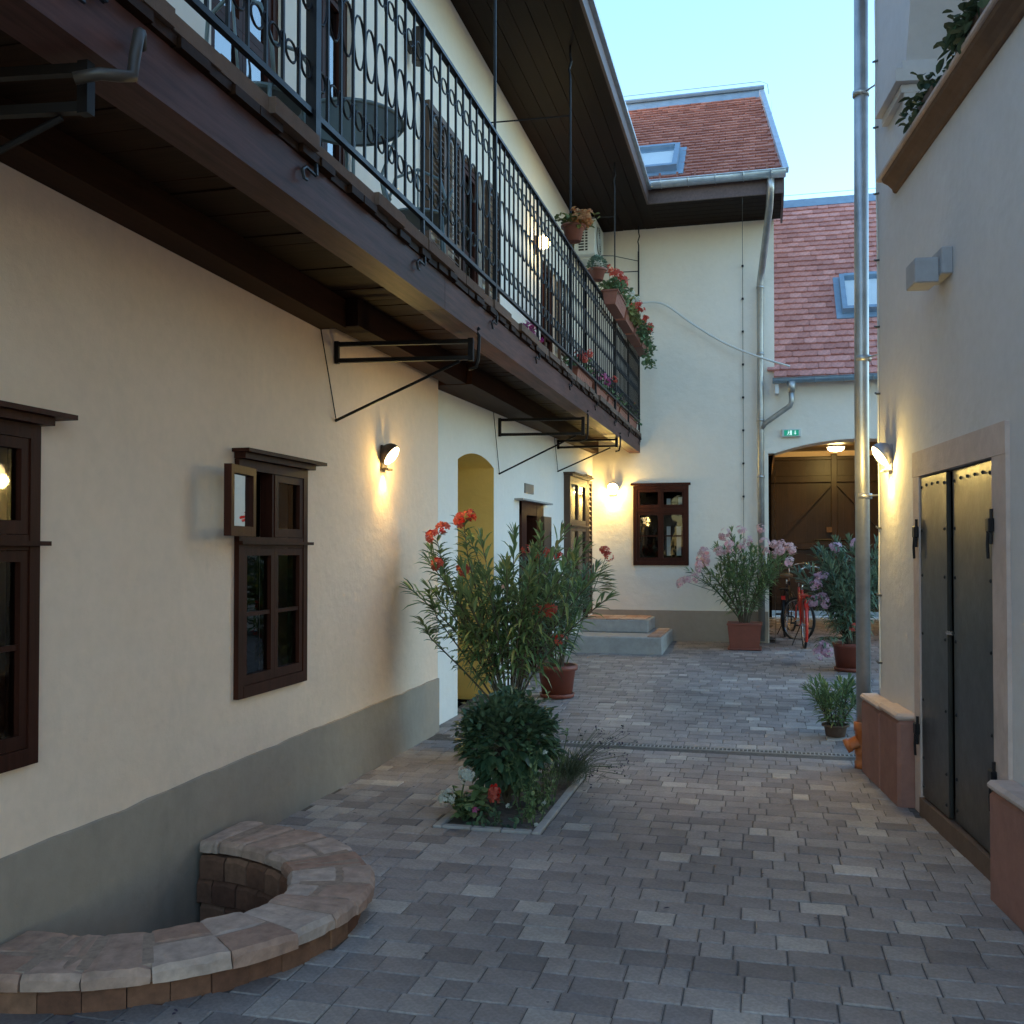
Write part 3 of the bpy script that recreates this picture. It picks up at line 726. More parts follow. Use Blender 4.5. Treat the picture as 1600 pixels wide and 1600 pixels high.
# tiled roofs
def tiled_roof(parent, e0, e1, r0, r1, tw, th, mat, matf, nmax, thick=.020, skip=None, lip='round'):
    """e0,e1 eave left/right; r0,r1 ridge left/right. Tiles laid in staggered courses, each overlapping the one below"""
    e0, e1, r0, r1 = map(Vector, (e0, e1, r0, r1)); nrm = (e1-e0).cross(r0-e0).normalized()
    if nrm.z < 0: nrm = -nrm
    up = (r0-e0); up = (up-(e1-e0).normalized()*up.dot((e1-e0).normalized())); Ls = up.length; up.normalize(); ax = (e1-e0).normalized()
    rows = int(Ls/th); base = MB(); base.add([e0,e1,r1,r0,e0-nrm*.05,e1-nrm*.05,r1-nrm*.05,r0-nrm*.05], [(0,1,2,3),(4,7,6,5),(0,4,5,1),(1,5,6,2),(2,6,7,3),(3,7,4,0)])
    bo = base.build('roof_slope', matf, parent)
    t_ = MB(); arc = [(-.5,.10),(-.40,.03),(-.2,0),(0,-.01),(.2,0),(.40,.03),(.5,.10)]; k = len(arc); vs = []
    for (a, dn) in arc: vs.append((a*(tw-.004), dn*th, thick+.008))
    for (a, dn) in arc: vs.append((a*(tw-.004), dn*th, -.002))
    vs += [(-.5*(tw-.004), th*1.02, .004), (.5*(tw-.004), th*1.02, .004)]
    t_.add(vs, [tuple(list(range(k))+[2*k+1, 2*k])]+[(i,k+i,k+i+1,i+1) for i in range(k-1)]+[(0,2*k,k),(k-1,2*k-1,2*k+1)])
    me = t_.mesh('roof_tile', mat)
    Mx = Matrix((( ax.x, up.x, nrm.x, 0),( ax.y, up.y, nrm.y, 0),( ax.z, up.z, nrm.z, 0),(0,0,0,1)))
    allt = []; W0 = (e1-e0).length
    for r_ in range(rows):
        f = r_/rows; l = (r0-e0).dot(ax)*f; rr = W0+(r1-e1).dot(ax)*f; x = l+(tw/2 if r_ % 2 else tw)-tw*.5
        while x < rr-tw*.25:
            if not (skip and skip(x, r_*th)): allt.append((x, r_*th, r_))
            x += tw
    fld = MB(); cnt = 0
    for (x, u, r_) in allt:
        p = e0+ax*(x+random.gauss(0,.003))+up*(u+random.gauss(0,.004))+nrm*random.uniform(.001,.006)
        px, py, _ = proj(p.x, p.y, p.z)
        M4 = Matrix.Translation(p) @ Mx @ Matrix.Rotation(random.gauss(0,.012), 4, 'Z')
        if cnt < nmax and 960 < px < 1345 and py > 100:
            o = bpy.data.objects.new('roof_tile', me); C.objects.link(o); o.parent = bo; o.matrix_local = M4; cnt += 1
        else: fld.add([M4 @ Vector(v) for v in vs], t_.f)
    if fld.v: tag(fld.build('roof_tile_field', matf, bo), kind='stuff')
    return bo
er0 = (-4.2, EY-.02, 6.83); er1 = (.34, EY-.02, 6.83); rr0 = (-4.2, 17.0, 9.22); rr1 = (.02, 17.0, 9.22)
sk = lambda x, u: 2.18 < x < 3.07 and .37 < u < 1.42
rf = tiled_roof(end, er0, er1, rr0, rr1, .18, .125, M_tiled, M_tilesd, 300, skip=sk)
mb = MB(); mb.add([(-4.2,16.93,9.14),(.06,16.93,9.14),(.06,17.02,9.34),(-4.2,17.02,9.34),(-4.2,17.3,9.1),(.06,17.3,9.1)], [(0,1,2,3),(3,2,5,4)])
mb.tube([(-4.2,17.0,9.36),(.08,17.0,9.36)], .035, 6); mb.build('ridge_flashing', M_ridge, rf)
mb = MB(); mb.tube([(.35,EY-.03,6.88),(.035,17.0,9.28)], .055, 4, square=True); mb.build('verge_trim', M_zinc, rf)
mb = MB(); mb.tube([(-4,17.0,9.47),(.02,17.0,9.46),(.13,16.9,9.36),(.15,16.7,9.1)], .004, 4); mb.build('lightning_wire', M_dcable, rf)
mb = MB(); mb.add([(-4.2,17.0,9.22),(.02,17.0,9.22),(.2,19.8,6.66),(-4.2,19.8,6.66)], [(0,1,2,3)]); mb.build('back_slope', M_tilesd, rf)
gm_ = MB(); gm_.box(-.015,.015,-.02,.02,0,.10); guard = gm_.mesh('snow_guard', M_boxterra)
for i in range(9): inst('snow_guard', guard, rf, (-1.9+i*.25, EY+.10, 6.94))
def skylight(parent, e0, ax, up, nrm, x0, x1, u0, u1, name='skylight'):
    e0, ax, up, nrm = map(Vector, (e0, ax, up, nrm)); P = lambda u, v, d: tuple(e0+ax*u+up*v-nrm*d)
    m_ = MB(); b = .075
    pbox(m_, P, x0, x0+b, u0, u1, -.13, .02); pbox(m_, P, x1-b, x1, u0, u1, -.13, .02); pbox(m_, P, x0+b, x1-b, u0, u0+b, -.128, .02); pbox(m_, P, x0+b, x1-b, u1-b, u1, -.135, .02)
    s_ = m_.build(name, M_ridge, parent)
    m_ = MB(); pbox(m_, P, x0-.09, x1+.09, u0-.12, u1+.06, -.032, .01); m_.build('flashing', M_ridge, s_)
    m_ = MB(); m_.add([P(x0+b,u0+b,-.10),P(x1-b,u0+b,-.10),P(x1-b,u1-b,-.10),P(x0+b,u1-b,-.10)], [(0,1,2,3)]); m_.build('pane', M_skyglass, s_)
    m_ = MB(); m_.add([P(x0+b,u0+b,-.04),P(x1-b,u0+b,-.04),P(x1-b,u1-b,-.04),P(x0+b,u1-b,-.04)], [(0,1,2,3)]); m_.build('sky_glare_sheet', M_skyglare, s_)  # added white sheet imitates sky brightness in the pane
def roofaxes(e0, e1, r0):
    e0, e1, r0 = map(Vector, (e0, e1, r0)); ax = (e1-e0).normalized(); up = r0-e0; up = (up-ax*up.dot(ax)).normalized(); n_ = ax.cross(up); return ax, up, n_ if n_.z > 0 else -n_
ax, up, nr = roofaxes(er0, er1, rr0); skylight(rf, er0, ax, up, nr, 2.25, 3.03, .44, 1.36)
# downpipe of the end house
dp = thing('zinc_downpipe', 'zinc downpipe running down the far facade beside the gateway', 'downpipe')
mb = MB(); mb.tube([(.145,EY-.075,6.80),(.145,EY-.07,6.62),(.13,EY+.10,6.42),(.02,15.2,5.78),(-.005,15.30,5.62),(-.005,15.30,4.0),(-.005,15.30,.25)], .05, 12); mb.build('pipe', M_pipe, dp, True)
for z in (5.55, 4.55, 3.55, 2.7, 1.2):
    m_ = MB(); m_.tube([(-.005,15.30,z-.018),(-.005,15.30,z+.018)], .056, 12); m_.tube([(-.005,15.32,z),(-.005,15.40,z)], .008, 5); m_.build('pipe_clamp', M_pipe, dp, True)

# ================================================================== GATE HOUSE
gh = thing('gate_house', 'low gatehouse with arched gateway and pink tiled roof', 'gatehouse')
GA = (.20, 2.60, 0, 3.06, .19)
mb = MB(); wall(mb, PF, .20, 5.0, 0, 4.14, [GA], .45); mb.build('front_wall', M_creamfar, gh)
mb = MB()
for q in ([(.10,15.75,0),(.10,20.6,0),(.10,20.6,3.6),(.10,15.75,3.6)], [(2.62,15.8,0),(2.62,20.6,0),(2.62,20.6,3.6),(2.62,15.8,3.6)]): mb.add(q, [(0,1,2,3)])
mb.build('passage_wall', M_cream, gh)
mb = MB(); mb.add([(.06,15.8,3.42),(2.66,15.8,3.42),(2.66,20.6,3.55),(.06,20.6,3.55)], [(0,1,2,3)]); mb.build('passage_ceiling', M_wgate, gh)
mb = MB(); wall(mb, lambda u, v, d: (u, 20.25+d, v), -3, 6, 0, 8, [(.15, 2.6, 0, 3.42)], .35, back=True); mb.build('street_wall', M_cream, gh)
mb = MB()
for q in ([(5,15.4,0),(5,20.6,0),(5,20.6,8),(5,15.4,4.1)], [(.2,15.6,3.6),(5,15.6,3.6),(5,20.6,3.62),(.2,20.6,3.62)]): mb.add(q, [(0,1,2,3)])
mb.build('side_shell', M_cream, gh)
g0 = (.19, 15.24, 4.17); g1 = (5.0, 15.24, 4.17); g2 = (.19, 19.0, 8.0); g3 = (5.0, 19.0, 8.0)
sk2 = lambda x, u: .95 < x < 2.0 and 1.45 < u < 2.75
gr = tiled_roof(gh, g0, g1, g2, g3, .185, .165, M_tile, M_tiles, 300, skip=sk2)
mb = MB(); mb.add([(.1,18.9,7.93),(5,18.9,7.93),(5,19.05,8.12),(.1,19.05,8.12),(.1,19.4,7.9),(5,19.4,7.9)], [(0,1,2,3),(3,2,5,4)]); mb.build('ridge_flashing', M_ridge, gr)
mb = MB(); mb.add([(.19,19,8.0),(5,19,8.0),(5,20.65,6.4),(.19,20.65,6.4)], [(0,1,2,3)]); mb.build('back_slope', M_tilesd, gr)
mb = MB(); mb.tube([(.2,19.03,8.2),(5,19.03,8.2)], .004, 4); mb.build('lightning_wire', M_dcable, gr)
ax, up, nr = roofaxes(g0, g1, g2); skylight(gr, g0, ax, up, nr, 1.06, 1.86, 1.58, 2.62)
halfgutter((.17, 15.17, 4.14), (5.0, 15.17, 4.16), .07, 'gutter', gh, 12, M_ridge)
mb = MB(); mb.tube([(.44,15.17,4.09),(.44,15.17,3.93)], [.075,.045], 10); mb.tube([(.44,15.17,3.95),(.44,15.17,3.80),(.42,15.19,3.74),(.06,15.28,3.50),(.0,15.29,3.42)], .04, 10); mb.build('gutter_outlet', M_pipe, gh, True)
mb = MB(); mb.box(.205, .26, 15.19, 15.40, 3.93, 4.10); mb.build('rafter_end', M_plainwhite, gh)

# timber gate deep in the passage
gt = thing('timber_gate', 'tall dark timber double gate at the back of the arched passage', 'gate', (0, 20.15, 0))
for i in range(14):
    x = .16+i*.173; m_ = MB(); o_ = .006*(i % 2); m_.box(x-.004, x+.176, o_, .04+o_, .425+random.uniform(-.01,.01), 3.43); m_.build('plank', M_wgate, gt)
for (z, h) in ((3.36,.06),(2.92,.13),(1.62,.12),(.55,.14)):
    for (a, b) in ((.17,1.34),(1.39,2.57)):
        m_ = MB(); m_.cbox(a, b, -.06, -.002, z, z+h, .006); m_.build('ledge_rail', M_wgate, gt)
m_ = MB(); m_.cbox(1.31, 1.42, -.09, -.062, .45, 3.46, .006); m_.build('meeting_post', M_wgate, gt)
for s_ in (-1, 1):
    m_ = MB(); m_.tube([(1.365+s_*.06,-.075,2.88),(1.365+s_*1.08,-.075,1.74)], .035, 4, square=True); m_.build('brace', M_wgate, gt)
m_ = MB(); m_.box(1.22, 1.32, -.10, -.061, 1.95, 2.05); m_.build('lock_case', M_tan, gt)
m_ = MB(); m_.tube([(1.0,-.07,1.80),(1.75,-.07,1.80)], .018, 6); m_.build('bolt', M_iron, gt)

# ================================================================== RIGHT HOUSE
rh = thing('right_house', 'tall grey-cream house on the right with arched loggia upstairs', 'house', RO, RA)
PR = lambda u, v, d: (d, u, v)
SE = 7.43
DOOR = (5.05, 6.31, .10, 2.05)
LOG = (4.05, 6.60, 4.09, 4.74, 1.10)
mb = MB(); wall(mb, PR, .3, SE, -.2, 6.6, [DOOR, LOG, (1.2, 3.75, 4.09, 4.74, 1.10)], .42, back=False)
mb.add([(0,SE,-.2),(3.5,SE,-.2),(3.5,SE,6.6),(0,SE,6.6)], [(0,1,2,3)]); mb.build('front_wall', M_right, rh)
mb = MB()
for q in ([(2.1,.3,3.9),(2.1,SE-.02,3.9),(2.1,SE-.02,6.55),(2.1,.3,6.55)], [(.42,.3,3.9),(2.1,.3,3.9),(2.1,SE,3.9),(.42,SE,3.9)], [(.42,.3,6.2),(2.1,.3,6.2),(2.1,SE,6.2),(.42,SE,6.2)],
          [(.42,6.9,3.9),(2.1,6.9,3.9),(2.1,6.9,6.4),(.42,6.9,6.4)], [(.42,.3,6.1),(.42,SE,6.1),(.42,SE,6.55),(.42,.3,6.55)], [(.42,3.75,3.9),(.42,4.05,3.9),(.42,4.05,6.4),(.42,3.75,6.4)]): mb.add(q, [(0,1,2,3)])
mb.build('loggia_lining', M_right, rh)
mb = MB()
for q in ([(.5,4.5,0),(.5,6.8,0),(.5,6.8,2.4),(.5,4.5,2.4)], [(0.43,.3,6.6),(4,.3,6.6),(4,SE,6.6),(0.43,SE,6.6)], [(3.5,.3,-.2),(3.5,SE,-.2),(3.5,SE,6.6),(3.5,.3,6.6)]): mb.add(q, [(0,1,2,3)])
mb.add([(.03,6.304,.1),(.6,6.304,.1),(.6,6.304,2.05),(.03,6.304,2.05)], [(0,1,2,3)]); mb.add([(.05,5.06,2.046),(.6,5.06,2.046),(.6,6.30,2.046),(.05,6.30,2.046)], [(0,1,2,3)])  # black sheets over door reveal and head, painting shade into the gap
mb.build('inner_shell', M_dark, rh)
mb = MB(); mb.add([(-.35,.3,6.65),(3.6,.3,7.7),(3.6,SE+.3,7.7),(-.35,SE+.3,6.65),(-.35,.3,6.55),(3.6,.3,7.6),(3.6,SE+.3,7.6),(-.35,SE+.3,6.55)], [(0,1,2,3),(4,7,6,5),(0,3,7,4),(3,2,6,7)]); mb.build('roof', M_tilesd, rh)
# sill below the loggia opening: thin stone lip over a curved brown moulding
mb = MB(); mb.cbox(-.115, .1, 0.3, 6.93, 4.085, 4.118, .008); si = mb.build('loggia_sill', M_stone, rh)
mb = MB(); pr = [(-.095,4.083),(-.088,4.06),(-.055,4.04),(-.03,4.015),(-.022,3.992),(-.012,3.985),(.05,3.985),(.05,4.083)]
mb.add([(x,.3,z) for x, z in pr]+[(x,6.86,z) for x, z in pr], [tuple(range(8)), tuple(range(15,7,-1))]+[(i,(i+1)%8,8+(i+1)%8,8+i) for i in range(8)]); mb.build('sill_moulding', M_sill, si)
# impost moulding of the loggia pier
mb = MB()
for (z0, z1, e) in ((4.67,4.74,.03),(4.585,4.665,.085),(4.53,4.583,.04)): mb.box(-e, .42, 6.60-e, 7.08, z0, z1)
mb.build('impost', M_right, rh)
mb = MB(); mb.box(-.02, .40, 6.565, 6.60, 4.13, 4.53); mb.build('pier_face', M_right, rh)
# sandstone door surround
mb = MB(); mb.box(-.022, .1, 4.86, 6.45, 2.052, 2.205); ds = mb.build('door_lintel', M_stone, rh)
mb = MB(); mb.box(-.020, .1, 6.312, 6.44, .0, 2.051); mb.build('jamb_stone', M_stone, rh)
mb = MB(); mb.box(-.020, .1, 4.86, 5.048, .0, 2.051); mb.build('jamb_stone', M_stone, rh)
mb = MB(); mb.box(-.03, .3, 5.05, 6.31, -.02, .105); mb.build('threshold', M_sill, rh)
# base blocks
def block(y0, y1, h):
    m_ = MB(); m_.cbox(-.115, .02, y0, y1, -.02, h, .02); m_.build('base_stone', M_plstone, rh)
    m_ = MB(); m_.cbox(-.125, .01, y0, y1, h+.001, h+.045, .016); m_.build('base_capping', M_stone, rh)
block(6.95, SE+.07, .52); block(6.47, 6.947, .535); block(4.2, 4.845, .50); block(3.1, 4.197, .50)
# sheet-steel double door
dm_ = thing('steel_double_door', 'black sheet-steel double cellar door standing slightly ajar, yellow lamplight on top', 'door', RO, RA)
mb = MB(); mb.cbox(-.012, .014, 5.785, 6.305, .115, 2.04, .004); lf = mb.build('door_leaf', M_door, dm_)
M4 = Matrix.Translation((0, 5.055, 0)) @ Matrix.Rotation(R(-1.6), 4, 'Z')
mb = MB(); mb.cbox(-.012, .014, 0, .685, .115, 2.04, .004, M4); rfz = mb.build('door_leaf', M_door, dm_)
rv_ = MB(); rv_.lathe([(.010,0),(.008,.005),(.003,.008)], 6, Matrix.Rotation(R(-90), 4, 'Y')); rvm = rv_.mesh('rivet', M_iron)
for z in (1.98, 1.72, 1.45, 1.1, .7, .35, .18):
    for y_ in (5.825, 6.27): inst('rivet', rvm, lf, (-.012, y_, z))
    for y_ in (.04, .645):
        p = M4 @ Vector((-.012, y_, z)); inst('rivet', rvm, rfz, p)
for y_ in (5.95, 6.06, 6.17): inst('rivet', rvm, lf, (-.012, y_, 1.99))
for y_ in (.15, .28, .41, .53): inst('rivet', rvm, rfz, M4 @ Vector((-.012, y_, 1.99)))
for (y_, z, lfx) in ((6.335,1.72,lf),(6.345,.52,lf),(5.035,1.73,rfz),(5.03,.52,rfz)):
    m_ = MB(); m_.cbox(-.048, -.021, y_-.03, y_+.032, z-.045, z+.03, .008); m_.tube([(-.034,y_-.02,z+.07),(-.034,y_-.012,z-.10)], .009, 6); m_.tube([(-.040,y_+.005,z-.03),(-.044,y_+.008,z-.10),(-.042,y_+.004,z-.17)], .008, 5)
    m_.build('hinge', M_iron, lfx)
mb = MB(); mb.tube([(-.04,5.70,1.15),(-.02,5.66,1.15)], .012, 6); mb.build('latch', M_chrome, rfz)

# downpipe at the corner with orange drain socket
cp = thing('corner_downpipe', 'tall galvanised downpipe with orange plastic socket at the right house corner', 'downpipe', rw(-.075, 7.60), RA)
mb = MB(); mb.tube([(0,0,.30),(0,0,2.6),(.02,0,6.7)], .052, 16); mb.build('pipe', M_pipe, cp, True)
for z in (5.0, 3.02, 2.0):
    m_ = MB(); m_.tube([(.01,0,z-.02),(.01,0,z+.02)], .060, 14); m_.tube([(.03,-.03,z),(.10,-.18,z)], .007, 5); m_.build('pipe_clamp', M_pipe, cp, True)
mb = MB(); mb.lathe([(.068,0),(.068,.05),(.060,.055),(.060,.10),(.068,.105),(.068,.14),(.062,.145),(.062,.27),(.072,.275),(.072,.335),(.056,.338)], 18)
sk_ = mb.build('drain_socket', M_orange, cp, True)
Mx = Matrix.Translation((-.05,-.03,.20)) @ Matrix.Rotation(R(-115), 4, 'Y') @ Matrix.Rotation(R(0), 4, 'X')
mb = MB(); mb.lathe([(.045,0),(.045,.06),(.052,.062),(.052,.095),(.0,.097)], 14, Mx); mb.build('side_branch', M_orange, sk_, True)
# light string fixed along the corner
ls = thing('clipped_cable', 'thin clipped cable climbing the corner edge of the right house', 'cable', rw(-.012, 7.36), RA)
mb = MB(); mb.tube([(random.uniform(-.006,.006), random.uniform(-.008,.008), .62+i*.35) for i in range(17)], .005, 5); mb.build('wire', M_cable, ls)
for i in range(12):
    m_ = MB(); m_.tube([(.012,-.02,.8+i*.48),(-.012,-.006,.8+i*.48),(-.014,.02,.81+i*.48)], .008, 5); m_.build('clip', M_dcable, ls)

# ================================================================== LAMPS
def point(name, loc, parent, watts, r_=.03, col=WARM):
    l = bpy.data.lights.new(name, 'POINT'); l.energy = watts; l.shadow_soft_size = r_; l.color = col
    o = bpy.data.objects.new(name, l); C.objects.link(o); o.parent = parent; o.location = loc; return o
def spot(name, loc, parent, watts, direction, angle, blend=.6, col=WARM, r_=.02):
    l = bpy.data.lights.new(name, 'SPOT'); l.energy = watts; l.spot_size = R(angle); l.spot_blend = blend; l.shadow_soft_size = r_; l.color = col
    o = bpy.data.objects.new(name, l); C.objects.link(o); o.parent = parent; o.location = loc
    o.rotation_euler = Vector(direction).to_track_quat('-Z', 'Y').to_euler(); return o
def sconce(loc, rz, label, shell, watts, down):
    """wall lamp: local +X points out of the wall"""
    t = thing('wall_lamp', label, 'lamp', loc, rz, 'lit wall lamps')
    m_ = MB(); m_.cbox(0, .018, -.055, .055, -.10, .085, .006); m_.cbox(.018, .062, -.05, .05, -.105, -.088, .004); m_.build('wall_plate', shell, t)
    D = Vector((.80, 0, -.60)).normalized(); Mq = Matrix.Translation((.062, 0, .012)) @ D.to_track_quat('Z', 'Y').to_matrix().to_4x4()
    rr = .088; prof = [(.001,-rr)]+[(rr*math.cos(a), rr*math.sin(a)) for a in [R(-75+15*i) for i in range(6)]]+[(rr*.99,.012)]+[(rr*.93,.012),(rr*.90,.002)]
    m_ = MB(); m_.lathe(prof, 24, Mq); m_.build('shade', shell, t, True)
    m_ = MB(); m_.lathe([(rr*.905,.004),(rr*.90,.016),(rr*.6,.030),(.001,.036)], 24, Mq); m_.build('diffuser', M_lamp, t, True)
    p = Mq @ Vector((0, 0, .10)); point('lamp_light', p, t, watts, .05)
    spot('lamp_down_light', (.040, 0, -.118), t, down, (-.10, 0, -1), 100, 1.0)
    spot('lamp_up_light', (.030, 0, .10), t, down*.12, (-.06, 0, 1), 34, .6)
    return t
sconce((-2.78, 7.04, 2.31), 0, 'lit brown wall lamp on the long cream wall past the window', M_bronze, 1.2, 2.8)
sconce((-2.24, 15.40, 2.57), R(-90), 'lit wall lamp beside the far facade window', M_silver, 3.6, 5.0)
sconce(rw(0, 7.06, 2.24), RA+R(180), 'lit silver wall lamp on the right house beside the steel door', M_silver, 2.8, 2.8)
bl = thing('balcony_wall_light', 'glowing round lamp on the upper wall behind the balcony railing', 'lamp', (-2.72, 11.95, 5.40), 0)
m_ = MB(); m_.cbox(0, .05, -.05, .05, -.12, .10, .008); m_.build('wall_plate', M_bronze, bl)
m_ = MB(); m_.lathe([(.02,-.085)]+[(.085*math.cos(R(a)), .085*math.sin(R(a))) for a in range(-60, 90, 15)]+[(.001,.085)], 16, Matrix.Translation((.12,0,.02))); m_.build('globe', M_lamp, bl, True)
point('lamp_light', (.26, -.02, .0), bl, 1.5, .07)
dl_ = thing('unlit_wall_light', 'small dark unlit cylinder lamp on the upper wall behind the railing', 'lamp', (-2.72, 7.42, 5.62))
m_ = MB(); m_.lathe([(.05,-.14),(.055,-.13),(.055,.13),(.05,.14)], 14, Matrix.Translation((.085,0,0))); m_.build('shade', M_bronze, dl_, True)
m_ = MB(); m_.box(0, .04, -.03, .03, -.04, .04); m_.build('wall_plate', M_bronze, dl_)
cl = thing('ceiling_lamp', 'bright round ceiling lamp under the gateway arch', 'lamp', (1.31, 18.8, 3.498))
m_ = MB(); m_.lathe([(.17,0),(.17,-.03),(.15,-.035)], 24); m_.build('base', M_ac, cl, True)
m_ = MB(); m_.lathe([(.148,-.036),(.14,-.07),(.10,-.10),(.001,-.115)], 24); m_.build('diffuser', M_lampw, cl, True)
point('lamp_light', (0, 0, -.22), cl, 5, .1)
bx_ = thing('box_light', 'unlit stepped grey box light on the upper right wall', 'lamp', rw(0, 5.80, 3.17), RA)
m_ = MB(); m_.cbox(-.06, .0, -.13, .13, -.05, .10, .006); m_.build('back_box', M_stainless, bx_)
m_ = MB(); m_.cbox(-.19, -.061, -.085, .105, -.085, .055, .006); m_.build('front_box', M_stainless, bx_)

# ================================================================== LIGHT WELL
wl = thing('light_well', 'half-oval brick light well with worn coping stones against the left wall', 'light well')
def ell(a, b, t): return WC[0]+b*math.cos(t), WC[1]+a*math.sin(t)
def arcblock(mb, a0, b0, a1, b1, t0, t1, z0, z1, n=3, j=.006):
    """block between two ellipses from angle t0 to t1"""
    base = len(mb.v); zs = [z1+random.uniform(-j, j) for _ in range(2)]
    for i in range(n+1):
        t = t0+(t1-t0)*i/n; zt = zs[0]+(zs[1]-zs[0])*i/n
        ed = .010 if i in (0, n) else 0
        for (a, b, z) in ((a0,b0,z0),(a1,b1,z0),(a1,b1,zt-.02-ed),(a1-.016,b1-.016,zt-ed*.6),(a0+.016,b0+.016,zt-ed*.6),(a0,b0,zt-.02-ed)):
            x, y = ell(a, b, t); mb.v.append((x, y, z))
    for i in range(n):
        for k in range(6): p = base+i*6; mb.f.append((p+k, p+(k+1)%6, p+6+(k+1)%6, p+6+k))
    mb.f.append(tuple(base+k for k in range(6))); mb.f.append(tuple(base+n*6+k for k in range(5,-1,-1)))
    if j > .005:
        for q in range(base, len(mb.v)):
            x, y, z = mb.v[q]; mb.v[q] = (x+random.gauss(0,.0022), y+random.gauss(0,.0022), z+random.gauss(0,.0016) if z > z0+.01 else z)
NB = 15; cuts = [R(-88)]
while cuts[-1] < R(87): cuts.append(cuts[-1]+R(random.uniform(9, 16)))
cuts[-1] = R(89)
for t0, t1 in zip(cuts, cuts[1:]):
    e = random.uniform(-.014, .014); i0 = random.uniform(-.012,.012); zt = .150+random.uniform(-.003,.004)
    if random.random() < .4:
        f = random.uniform(.4, .62); am, bm0 = WIA+(WA-WIA)*f, WIB+(WB-WIB)*f; sh_ = R(random.uniform(-2, 2))
        m_ = MB(); arcblock(m_, WIA+i0, WIB+i0, am-.002, bm0-.002, t0+.002, t1-.002, .092, zt, 6, .006); m_.build('coping_stone', M_brick, wl)
        m_ = MB(); arcblock(m_, am+.002, bm0+.002, WA+e, WB+e, t0+.002, t1-.002, .092, zt+random.uniform(-.002,.003), 6, .006); m_.build('coping_stone', M_brick, wl)
    else:
        m_ = MB(); arcblock(m_, WIA+i0, WIB+i0, WA+e, WB+e, t0+.002, t1-.002, .092, zt, 6, .006); m_.build('coping_stone', M_brick, wl)
m_ = MB(); arcblock(m_, WIA+.03, WIB+.03, WA-.03, WB-.03, R(-89), R(89), .088, .1465, 30, .0); m_.build('mortar', M_mortar, wl)
cuts = [R(-89)+i*R(178)/22 for i in range(23)]
for t0, t1 in zip(cuts, cuts[1:]):
    m_ = MB(); e = random.uniform(-.006, .006); arcblock(m_, WA-.16, WB-.16, WA-.05+e, WB-.05+e, t0+.0015, t1-.0015, -.05, .092, 3, .001); m_.build('brick', M_brickd, wl)
cuts = [R(-89)+i*R(178)/16 for i in range(17)]
for k in range(5):
    for t0, t1 in zip(cuts, cuts[1:]):
        o_ = R(5.5)*(k % 2); m_ = MB(); arcblock(m_, WIA+random.uniform(-.004,.004), WIB, WIA+.11, WIB+.11, t0+.006+o_, min(t1-.006+o_, R(90)), -.035-.12*k-(.004), .085-.12*k-.006, 2, .001); m_.build('inner_brick', M_brickd, wl)
mb = MB(); mb.v = [(*ell(WIA+.05, WIB+.05, R(-90+10*i)), -.62) for i in range(19)]; mb.f = [tuple(range(19))]; mb.build('pit_floor', M_soil, wl)
mb = MB(); n = 19
for i in range(n):
    for z in (-.7, .09): mb.v.append((*ell(WA-.10, WB-.10, R(-90+10*i)), z))
mb.f = [(2*i,2*i+2,2*i+3,2*i+1) for i in range(n-1)]; mb.build('earth_backing', M_sill, wl)

# ================================================================== PLANTS
def leaf(mb, p, d, L, W, up=None, fold=.25, droop=.25):
    d = d.normalized(); up = up or Vector((0,0,1)); side = d.cross(up)
    if side.length < .05: side = d.cross(Vector((1,0,0)))
    side.normalize(); n_ = side.cross(d).normalized()
    m1 = p+d*L*.35; m2 = p+d*L*.72-Vector((0,0,1))*L*droop*.35; tip = p+d*L-Vector((0,0,1))*L*droop
    b = len(mb.v); f = n_*W*fold
    mb.v += [tuple(p), tuple(m1+side*W*.5+f), tuple(m1-side*W*.5+f), tuple(m2+side*W*.42+f), tuple(m2-side*W*.42+f), tuple(tip), tuple(m1), tuple(m2)]
    mb.f += [(b,b+1,b+6),(b,b+6,b+2),(b+1,b+3,b+7,b+6),(b+2,b+6,b+7,b+4),(b+3,b+5,b+7),(b+4,b+7,b+5)]
def oval(mb, p, d, L, W, droop=.1):
    d = d.normalized(); side = d.cross(Vector((0,0,1)))
    if side.length < .05: side = Vector((1,0,0))
    side.normalize(); n_ = side.cross(d); b = len(mb.v); k = [(0,0),(.25,.36),(.6,.5),(.88,.3),(1,0),(.88,-.3),(.6,-.5),(.25,-.36)]
    for (a, s_) in k: mb.v.append(tuple(p+d*L*a+side*W*s_+n_*W*.3*abs(s_)-Vector((0,0,1))*droop*L*a*a))
    mb.f += [(b,b+1,b+2),(b,b+2,b+3,b+4),(b,b+4,b+5,b+6),(b,b+6,b+7)]
def rv3(k=1.): return Vector((random.gauss(0,k), random.gauss(0,k), random.gauss(0,k)))
def flower(mb, p, d, r_, petals=5):
    d = d.normalized(); a = d.cross(Vector((.3,.2,1))).normalized(); b_ = d.cross(a)
    for i in range(petals):
        t = 2*math.pi*i/petals+random.uniform(-.2,.2); e = a*math.cos(t)+b_*math.sin(t); s_ = d.cross(e); b = len(mb.v)
        for q in (p, p+e*r_*.55+s_*r_*.34+d*r_*.18, p+e*r_+s_*r_*.22+d*r_*.08, p+e*r_*1.02-s_*r_*.22+d*r_*.05, p+e*r_*.55-s_*r_*.34+d*r_*.18): mb.v.append(tuple(q))
        mb.f.append((b,b+1,b+2,b+3,b+4))
